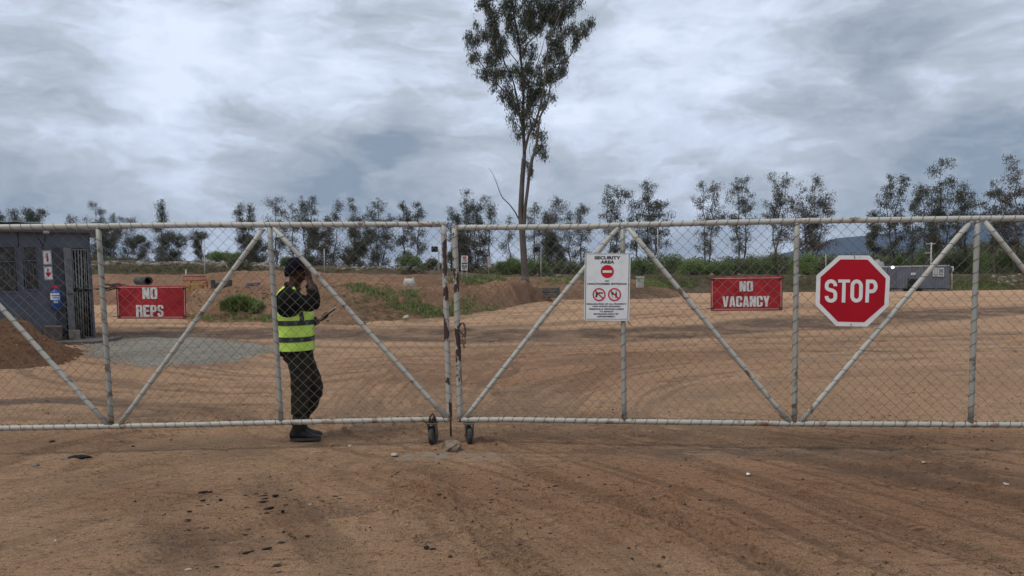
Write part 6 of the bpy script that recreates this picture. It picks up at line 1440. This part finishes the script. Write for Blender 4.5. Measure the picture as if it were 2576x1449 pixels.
# ------------------------------------------------------------------ the guard
gp_ = ghit(765, 1111); Yp = gp_[1] + .13
def P(x, y, dy=0.0): return at(631.4 + x / 5.1, 618.7 + y / 5.1, Yp + dy)
def P2(x, y, dy=0.0): return at(631.4 + x / 5.1, 871.3 + y / 5.1, Yp + dy)
U_ = Yp / FPX / 5.1                           # metres per reading pixel
guard = empty('person', (P2(620, 1200)[0], Yp, 0.0), 'guard in a lime reflective vest and dark uniform standing behind the gate, holding a phone', 'person')
M['skin'] = mat('dark_brown_skin', (.050, .023, .016), .5, spec=.3, var=.25, vscale=20)
M['jacket'] = mat('black_green_jacket', (.0115, .0125, .0095), .9, var=.3, vscale=9, bump=.5, bscale=16, spec=.12)
M['trousers'] = mat('dark_olive_trousers', (.029, .028, .019), .9, var=.35, vscale=6, bump=.5, bscale=14, spec=.12)
M['boot'] = mat('black_leather_boot', (.0125, .0115, .0115), .6, spec=.25, col2=(.05, .04, .03), vscale=18, mask=(.55, .8), bump=.2)
M['cap'] = mat('navy_cap_cloth', (.007, .008, .015), .9, spec=.1)
M['vest'] = mat('lime_vest', (.60, .90, .12), .6, var=.10, vscale=5, bump=.35, bscale=11)
M['reflect'] = mat('grey_reflective_tape', (.045, .052, .055), .5, spec=.2, var=.2, vscale=12)
def remesh(o, vox, sm=4, disp=0.0, dscale=.06):
    r_ = o.modifiers.new('fuse', 'REMESH'); r_.mode = 'VOXEL'; r_.voxel_size = vox; r_.use_smooth_shade = True
    s_m = o.modifiers.new('smooth', 'SMOOTH'); s_m.iterations = sm; s_m.factor = .5
    if disp:
        tx = bpy.data.textures.new('folds', 'CLOUDS'); tx.noise_scale = dscale; tx.noise_depth = 2
        d = o.modifiers.new('folds', 'DISPLACE'); d.texture = tx; d.strength = disp; d.mid_level = .5; d.texture_coords = 'GLOBAL'
def hring(c, a, b, n=28, tilt=0.0): return [np.asarray(c) + np.array([a * math.cos(t), b * math.sin(t), tilt * a * math.cos(t)]) for t in np.linspace(0, 2 * math.pi, n + 1)[:-1]]
def nrm(v): v = np.asarray(v, float); return v / np.linalg.norm(v)
def hand(mb, wrist, d, n, thumb, curls, tcurl=.5, L=.092, spread=.06, wr=.027):
    d = nrm(d); n = nrm(np.asarray(n) - d * (np.asarray(n) @ d)); s = nrm(np.asarray(thumb) - d * (np.asarray(thumb) @ d) - n * (np.asarray(thumb) @ n))
    w = np.asarray(wrist)
    rr = []
    for t, hw, th in ((-.25, .028, .024), (0, .028, .021), (.3, .038, .021), (.65, .043, .018), (.95, .041, .014), (1.04, .036, .009)):
        rr.append([w + d * L * t + s * hw * math.cos(x) + n * th * .8 * math.sin(x) for x in np.linspace(0, 2 * math.pi, 17)[:-1]])
    mb.rings(rr)
    for i, (o, ln) in enumerate(((.031, .070), (.0105, .079), (-.0105, .073), (-.030, .058))):
        p = w + d * L * .93 + s * o; ang = 0.0; dd = nrm(d + s * spread * (o / .03)); pts = [p - dd * .012, p]; c = curls[i]
        for k, f in enumerate((.45, .31, .24)):
            ang += c * (.75, 1.0, .8)[k]; v = dd * math.cos(ang) + n * math.sin(ang); p = p + v * ln * f; pts.append(p)
        mb.tube(pts, [.0088, .0092, .0085, .0078, .0055], 9)
    p = w + d * L * .18 + s * .024; dirs = [nrm(d * .55 + s * .85 + n * .15), nrm(d * .9 + s * .45 + n * tcurl * .6), nrm(d * .9 + s * .1 + n * tcurl)]
    pts = [p - dirs[0] * .01, p]
    for v, l in zip(dirs, (.034, .030, .024)): p = p + v * l; pts.append(p)
    mb.tube(pts, [.014, .0145, .011, .0095, .0065], 9)
# --- body: one continuous skin surface from head to feet
mb = MB()
hc = P(582, 318, 0); ex, ez = nrm([1, 0, -.16]), nrm([.16, 0, 1]); HA = np.array([ex, [0, 1.0, 0], ez])
mb.ball(hc + ez * .022 - ex * .006, (.096, .074, .096), 22, 16, HA)                                    # skull
hl = lambda a, b, c: hc + ex * a + np.array([0, 1.0, 0]) * b + ez * c
mb.rings([[hl(.020 + a * math.cos(t), b * math.sin(t), z) for t in np.linspace(0, 2 * math.pi, 21)[:-1]] for z, a, b in ((-.112, .030, .026), (-.100, .052, .042), (-.06, .066, .058), (0, .070, .068), (.04, .070, .068))])   # jaw and face
mb.tube([hl(.088, 0, .012), hl(.104, 0, -.014), hl(.112, 0, -.030), hl(.094, 0, -.038)], [.009, .012, .016, .010], 8)         # nose
mb.ball(hl(.088, 0, -.060), (.011, .026, .008), 10, 8, HA); mb.ball(hl(.087, 0, -.071), (.011, .023, .008), 10, 8, HA)        # lips
mb.ball(hl(.080, 0, .030), (.012, .055, .010), 12, 8, HA)                                                                # brow
for sy in (-1, 1):
    mb.ball(hl(-.008, sy * .076, -.012), (.020, .010, .031), 12, 8, HA); mb.ball(hl(.080, sy * .031, .012), (.010, .016, .010), 10, 8, HA)
    mb.ball(hl(.068, sy * .042, -.022), (.022, .020, .016), 10, 8, HA)
neck0, neck1 = P(545, 585), P(572, 420)
mb.tube([P(520, 640), neck0, neck1, P(585, 370)], [(.07, .085), (.062, .062), (.060, .057), (.055, .055)], 16)
tors = [(1360, 578, 195, .160), (1200, 572, 190, .155), (1000, 560, 185, .155), (850, 545, 185, .17), (700, 505, 150, .175), (620, 500, 120, .15), (570, 512, 80, .10)]
mb.rings([hring(P(xc, y), a * U_ * .74, b * .82) for y, xc, a, b in tors])
NL, FL = -.11, .12                             # near and far leg
mb.tube([P(600, 1330, NL * .6), P2(615, 480, NL), P2(622, 900, NL), P2(620, 1110, NL)], [.060, .058, .042, .038], 12)
mb.tube([P(600, 1330, FL * .6), P2(790, 520, FL), P2(700, 900, FL), P2(640, 1110, FL)], [.060, .058, .042, .038], 12)
sh_n, sh_f = P(492, 668, -.19), P(500, 668, .19)
el_n, wr_n = P(795, 745, -.20), P(730, 330, -.115)
mb.tube([sh_n, P(640, 720, -.21), el_n], [.050, .044, .038], 12); mb.tube([el_n, P(788, 560, -.165), P(752, 440, -.13), wr_n], [.038, .040, .031, .027], 12)
hand(mb, wr_n, P(700, 190, -.12) - wr_n, (-1, .1, .05), (-.15, -1, 0), (.75, .8, .8, .85), .7, L=.100, wr=.03)
el_f, wr_f = P(640, 960, .24), P(838, 955, .05)
mb.tube([sh_f, P(560, 830, .24), el_f], [.050, .044, .038], 12); mb.tube([el_f, P(740, 975, .14), wr_f], [.040, .038, .027], 12)
ph_a, ph_b = P(938, 918, .0), P(1090, 806, .0); pdir = nrm(ph_b - ph_a); pn = nrm([-pdir[2], 0, pdir[0]])
hand(mb, wr_f + np.array([0, 0, -.004]), P(935, 930, .01) - wr_f, pn, (0, 1, .1), (.62, .68, .72, .78), 1.1, L=.104)
for dy, fx in ((NL, 0), (FL, 40)):
    a = P2(600 + fx * .5, 1160, dy); mb.tube([P2(570 + fx, 1185, dy), P2(700 + fx, 1190, dy), P2(840 + fx, 1195, dy)], [.033, .036, .026], 10); mb.tube([P2(622 + fx, 1080, dy), a], [.036, .035], 10)
body = mb.build('body', M['skin'], guard, smooth=True); remesh(body, .0042, 3)
# eyes
mb = MB()
for sy in (-1, 1): mb.ball(hl(.083, sy * .031, .010), (.009, .011, .007), 10, 8, HA)
mb.build('eye', mat('eye_white', (.45, .42, .38), .3), guard, smooth=True)
mb = MB(); 
mb.rings([[hc - ez * 0 + ex * (cx_ + a * math.cos(t)) + np.array([0, 1.0, 0]) * b * math.sin(t) + ez * (z + tl * math.cos(t) * a) for t in np.linspace(0, 2 * math.pi, 25)[:-1]] for z, cx_, a, b, tl in ((-.055, -.036, .058, .064, .35), (-.035, -.028, .076, .078, .35), (-.01, -.020, .090, .085, .35), (.03, -.008, .103, .086, .25), (.07, -.008, .098, .080, .05), (.102, -.008, .078, .062, 0), (.122, -.010, .040, .034, 0), (.127, -.010, .012, .010, 0))])
mb.rings([[hc + ex * (.07 + q * math.cos(t) * .07 + (.012 if q > .9 else 0)) + np.array([0, 1.0, 0]) * .072 * q * math.sin(t) + ez * (.045 - .012 * math.cos(t) - .018 * (math.sin(t) ** 2) + dz) for t in np.linspace(0, 2 * math.pi, 21)[:-1]] for q, dz in ((.2, .005), (1, .004), (1, -.002), (.2, -.001))])
cp = mb.build('cap', M['cap'], guard, smooth=True); remesh(cp, .005, 3)
# --- jacket
mb = MB()
mb.rings([hring(P(xc, y), a * U_, b) for y, xc, a, b in ((1400, 580, 205, .180), (1200, 572, 212, .178), (1000, 560, 212, .182), (850, 548, 205, .195), (740, 520, 175, .205), (670, 500, 150, .20), (610, 495, 120, .165), (565, 505, 92, .115), (535, 520, 78, .085))])
mb.tube([P(485, 655, -.155), P(560, 700, -.205), P(700, 745, -.215), P(795, 752, -.205)], [.088, .086, .074, .066], 18)
mb.tube([P(798, 758, -.205), P(805, 690, -.19), P(790, 590, -.155), P(770, 500, -.128)], [.066, .064, .054, .047], 18)
mb.ball(P(790, 745, -.205), (.066, .066, .060), 14, 10)
mb.tube([P(500, 655, .155), P(545, 780, .23), P(630, 950, .245)], [.088, .075, .060], 16); mb.tube([P(630, 950, .245), P(730, 975, .15), P(828, 965, .06)], [.060, .054, .044], 16)
mb.tube([P(505, 545, 0), P(530, 500, 0)], [(.066, .074), (.060, .066)], 18)
jk = mb.build('jacket', M['jacket'], guard, smooth=True); remesh(jk, .010, 5, .022, .055)
# --- trousers
mb = MB()
mb.rings([hring(P2(xc, y), a * U_, b) for y, xc, a, b in ((20, 590, 190, .165), (80, 595, 192, .168), (160, 610, 185, .16), (240, 640, 150, .12))])
mb.tube([P2(575, 90, NL), P2(612, 250, NL), P2(640, 430, NL), P2(634, 600, NL), P2(622, 740, NL), P2(618, 840, NL), P2(618, 868, NL)], [(.098, .095), (.100, .092), (.095, .085), (.086, .078), (.081, .074), (.078, .072), (.079, .073)], 20)
mb.tube([P2(640, 100, FL), P2(715, 280, FL), P2(795, 440, FL), P2(832, 520, FL), P2(815, 600, FL), P2(765, 720, FL), P2(700, 830, FL)], [(.100, .10), (.102, .09), (.088, .082), (.072, .078), (.076, .076), (.074, .070), (.070, .068)], 20)
tr = mb.build('trousers', M['trousers'], guard, smooth=True); remesh(tr, .010, 5, .024, .07)
# --- boots
def boot(dy, fx, fy, rot=0.0):
    root = empty('boot', P2(620 + fx, 1215 + fy, dy)); root.parent = guard; root.matrix_parent_inverse = Matrix.Translation(-Vector(guard.location))
    Q = lambda x, y, d=0.0: P2(x + fx, y + fy, dy + d)
    mb = MB()
    mb.tube([Q(622, 870), Q(620, 960), Q(618, 1050), Q(612, 1110)], [(.064, .055), (.066, .056), (.066, .054), (.062, .05)], 18)
    rr = []
    for x, yc, h_, w_ in ((502, 1140, 46, .034), (530, 1125, 72, .042), (600, 1120, 80, .046), (680, 1128, 70, .046), (750, 1150, 46, .048), (820, 1158, 36, .051), (870, 1164, 30, .044), (893, 1170, 20, .030)):
        c = Q(x, yc); rr.append([c + np.array([0, w_ * math.cos(t), h_ * U_ * (math.sin(t) if math.sin(t) > 0 else math.sin(t) * .9)]) for t in np.linspace(0, 2 * math.pi, 19)[:-1]])
    mb.rings(rr); up = mb.build('upper', M['boot'], None, smooth=True); remesh(up, .006, 3, .006, .03)
    up.parent = root; up.matrix_parent_inverse = Matrix.Translation(-Vector(root.location))
    mb = MB(); V_ = []
    pr = [(500, .030), (520, .040), (600, .043), (700, .047), (800, .053), (870, .046), (897, .028)]
    top = [Q(x, 1182 - (6 if x > 850 else 0), w_) for x, w_ in pr] + [Q(x, 1182 - (6 if x > 850 else 0), -w_) for x, w_ in pr[::-1]]
    bot = [Q(x, 1222 - (22 if x > 880 else 8 if x > 620 else 0), w_) for x, w_ in pr] + [Q(x, 1222 - (22 if x > 880 else 8 if x > 620 else 0), -w_) for x, w_ in pr[::-1]]
    mb.rings([top, bot]); so_ = mb.build('sole', M['rubber'], None, bevel=.004); so_.parent = root; so_.matrix_parent_inverse = Matrix.Translation(-Vector(root.location))
    mb = MB()
    for k in range(5):
        x = 655 + k * 22; y = 1062 + k * 13; mb.tube([Q(x, y, -.035), Q(x + 8, y - 8, 0), Q(x, y, .035)], .0028, 5)
    la = mb.build('laces', M['cap'], None, smooth=True); la.parent = root; la.matrix_parent_inverse = Matrix.Translation(-Vector(root.location))
boot(NL, 0, 0)
boot(FL, 18, -46)
# --- vest on a grid of rings, armholes and neck cut out of it
vr = [(1336, 572, 222, .205), (1300, 572, 226, .205), (1240, 572, 226, .203), (1180, 572, 224, .202), (1100, 570, 226, .202), (1020, 566, 228, .203), (950, 562, 228, .206), (900, 560, 226, .210), (850, 552, 220, .216), (800, 540, 208, .220), (740, 520, 186, .222), (690, 503, 165, .220), (640, 495, 146, .205), (600, 495, 128, .180), (570, 500, 112, .150), (545, 508, 98, .120), (524, 516, 86, .095)]
vy = [r_[0] for r_ in vr][::-1]; vx = [r_[1] for r_ in vr][::-1]; va = [r_[2] for r_ in vr][::-1]; vb = [r_[3] for r_ in vr][::-1]
def vsurf(y, th, off):
    xc, a, b = np.interp(y, vy, vx), np.interp(y, vy, va), np.interp(y, vy, vb)
    fold = .005 * math.sin(round(5) * th + y * .012) * math.sin(y * .01) + .008 * float(fbm(math.cos(th) * 1.6 + 3, math.sin(th) * 1.6 + y * .010, 5))
    hem = -8 * math.cos(th) * (y > 1290)
    c = P(xc, y + hem * 0, 0); return c + np.array([(a * U_ + off + fold) * math.cos(th), (b + off + fold) * math.sin(th), 0])
NT, NY = 120, 110; Y_ = np.linspace(522, 1336, NY); TH = np.linspace(0, 2 * math.pi, NT + 1)[:-1]
def hole(y, th):
    for side in (-math.pi / 2, math.pi / 2):
        d = (th - side + math.pi) % (2 * math.pi) - math.pi
        if (d / .93) ** 2 + ((y - 700) / 205) ** 2 < 1 or (abs(d) < .62 and y < 640): return True
    d0 = (th + math.pi) % (2 * math.pi) - math.pi
    return abs(d0) < .75 * (660 - y) / 140 if y < 660 else False     # V neck at the front
def band(name, m, y0, y1, t0, t1, off, parent, ny=6, nt=None, th_=.0):
    nt = nt or max(4, int((t1 - t0) / (2 * math.pi) * NT)); full = abs(t1 - t0 - 2 * math.pi) < 1e-6; mb = MB()
    v = [vsurf(y0 + (y1 - y0) * j / ny, t0 + (t1 - t0) * i / nt, off) for j in range(ny + 1) for i in range(nt + 1)]
    mb.add(v, [(j * (nt + 1) + i, j * (nt + 1) + i + 1, (j + 1) * (nt + 1) + i + 1, (j + 1) * (nt + 1) + i) for j in range(ny) for i in range(nt)])
    o = mb.build(name, m, parent, smooth=True); return o
mb = MB(); vv = [vsurf(y, th, .006) for y in Y_ for th in TH]; ff = []
for j in range(NY - 1):
    for i in range(NT):
        ym, tm = (Y_[j] + Y_[j + 1]) / 2, (TH[i] + math.pi / NT) % (2 * math.pi)
        if not hole(ym, tm): ff.append((j * NT + i, j * NT + (i + 1) % NT, (j + 1) * NT + (i + 1) % NT, (j + 1) * NT + i))
ve = mb.add(vv, ff).build('vest', M['vest'], guard, smooth=True)
so = ve.modifiers.new('cloth', 'SOLIDIFY'); so.thickness = .003; so.offset = 0
def vchild(o): 
    o.parent = ve; o.matrix_parent_inverse = Matrix.Identity(4); return o
for y0, y1 in ((942, 1006), (1150, 1214)): o = band('reflective_tape', M['reflect'], y0, y1, 0, 2 * math.pi, .0105, guard); vchild(o)
for t0, t1, y0, y1 in ((-.98, -.74, 830, 942), (.74, .98, 830, 942), (-2.62, -2.42, 640, 942), (2.42, 2.62, 640, 942), (-.70, -.62, 600, 830), (.62, .70, 600, 830)):
    o = band('reflective_tape', M['reflect'], y0, y1, t0, t1, .0105, guard); vchild(o)
zp = band('zip', M['cap'], 700, 1330, -.02, .02, .0105, guard, ny=30, nt=2); vchild(zp)
o = band('hem', M['cap'], 1326, 1340, 0, 2 * math.pi, .0098, guard, ny=2); vchild(o)
# armhole piping
mb = MB()
for side in (-math.pi / 2, ):
    pts = []
    for a in np.linspace(-.25, math.pi + .25, 40):
        th = side + .93 * math.cos(a); y = 700 + 205 * math.sin(a); pts.append(vsurf(y, th, .010))
    mb.tube(pts, .004, 5)
vchild(mb.build('piping', mat('pale_lime_piping', (.55, .80, .22), .6), guard, smooth=True))
# --- phone
c = (ph_a + ph_b) / 2 + pn * .004; ax = np.array([pdir, [0, 1.0, 0], pn]); L = np.linalg.norm(ph_b - ph_a)
ph = empty('phone', c, 'black smartphone with a pale edge held in the left hand of the guard', 'phone')
mb = MB(); mb.box(c, (L, .074, .0085), ax); mb.build('case', M['boot'], ph, bevel=.002)
mb = MB(); mb.box(c + pn * .0072, (L * .99, .073, .006), ax); mb.build('screen_edge', mat('pale_phone_edge', (.62, .64, .66), .3), ph, bevel=.001)
HAZE_D = 0.000095
# ------------------------------------------------------------------ air
mb = MB(); mb.box((0, 2960, 148), (15000, 6080, 320)); 
HZ = bpy.data.materials.new('haze'); HZ.use_nodes = True; t = HZ.node_tree; t.nodes.clear()
v = N(t, 'ShaderNodeVolumePrincipled', ins={'Color': (.52, .70, 1.0, 1), 'Density': HAZE_D, 'Anisotropy': 0.0}); N(t, 'ShaderNodeOutputMaterial', ins={1: v.outputs[0]})
hz = mb.build('haze', HZ); tag(hz, 'thin bluish haze filling the distance', kind='stuff')
print('gate planes', Yw, gl_l, gl_r, gr_r, 'person Y', Yp, 'U', U_)
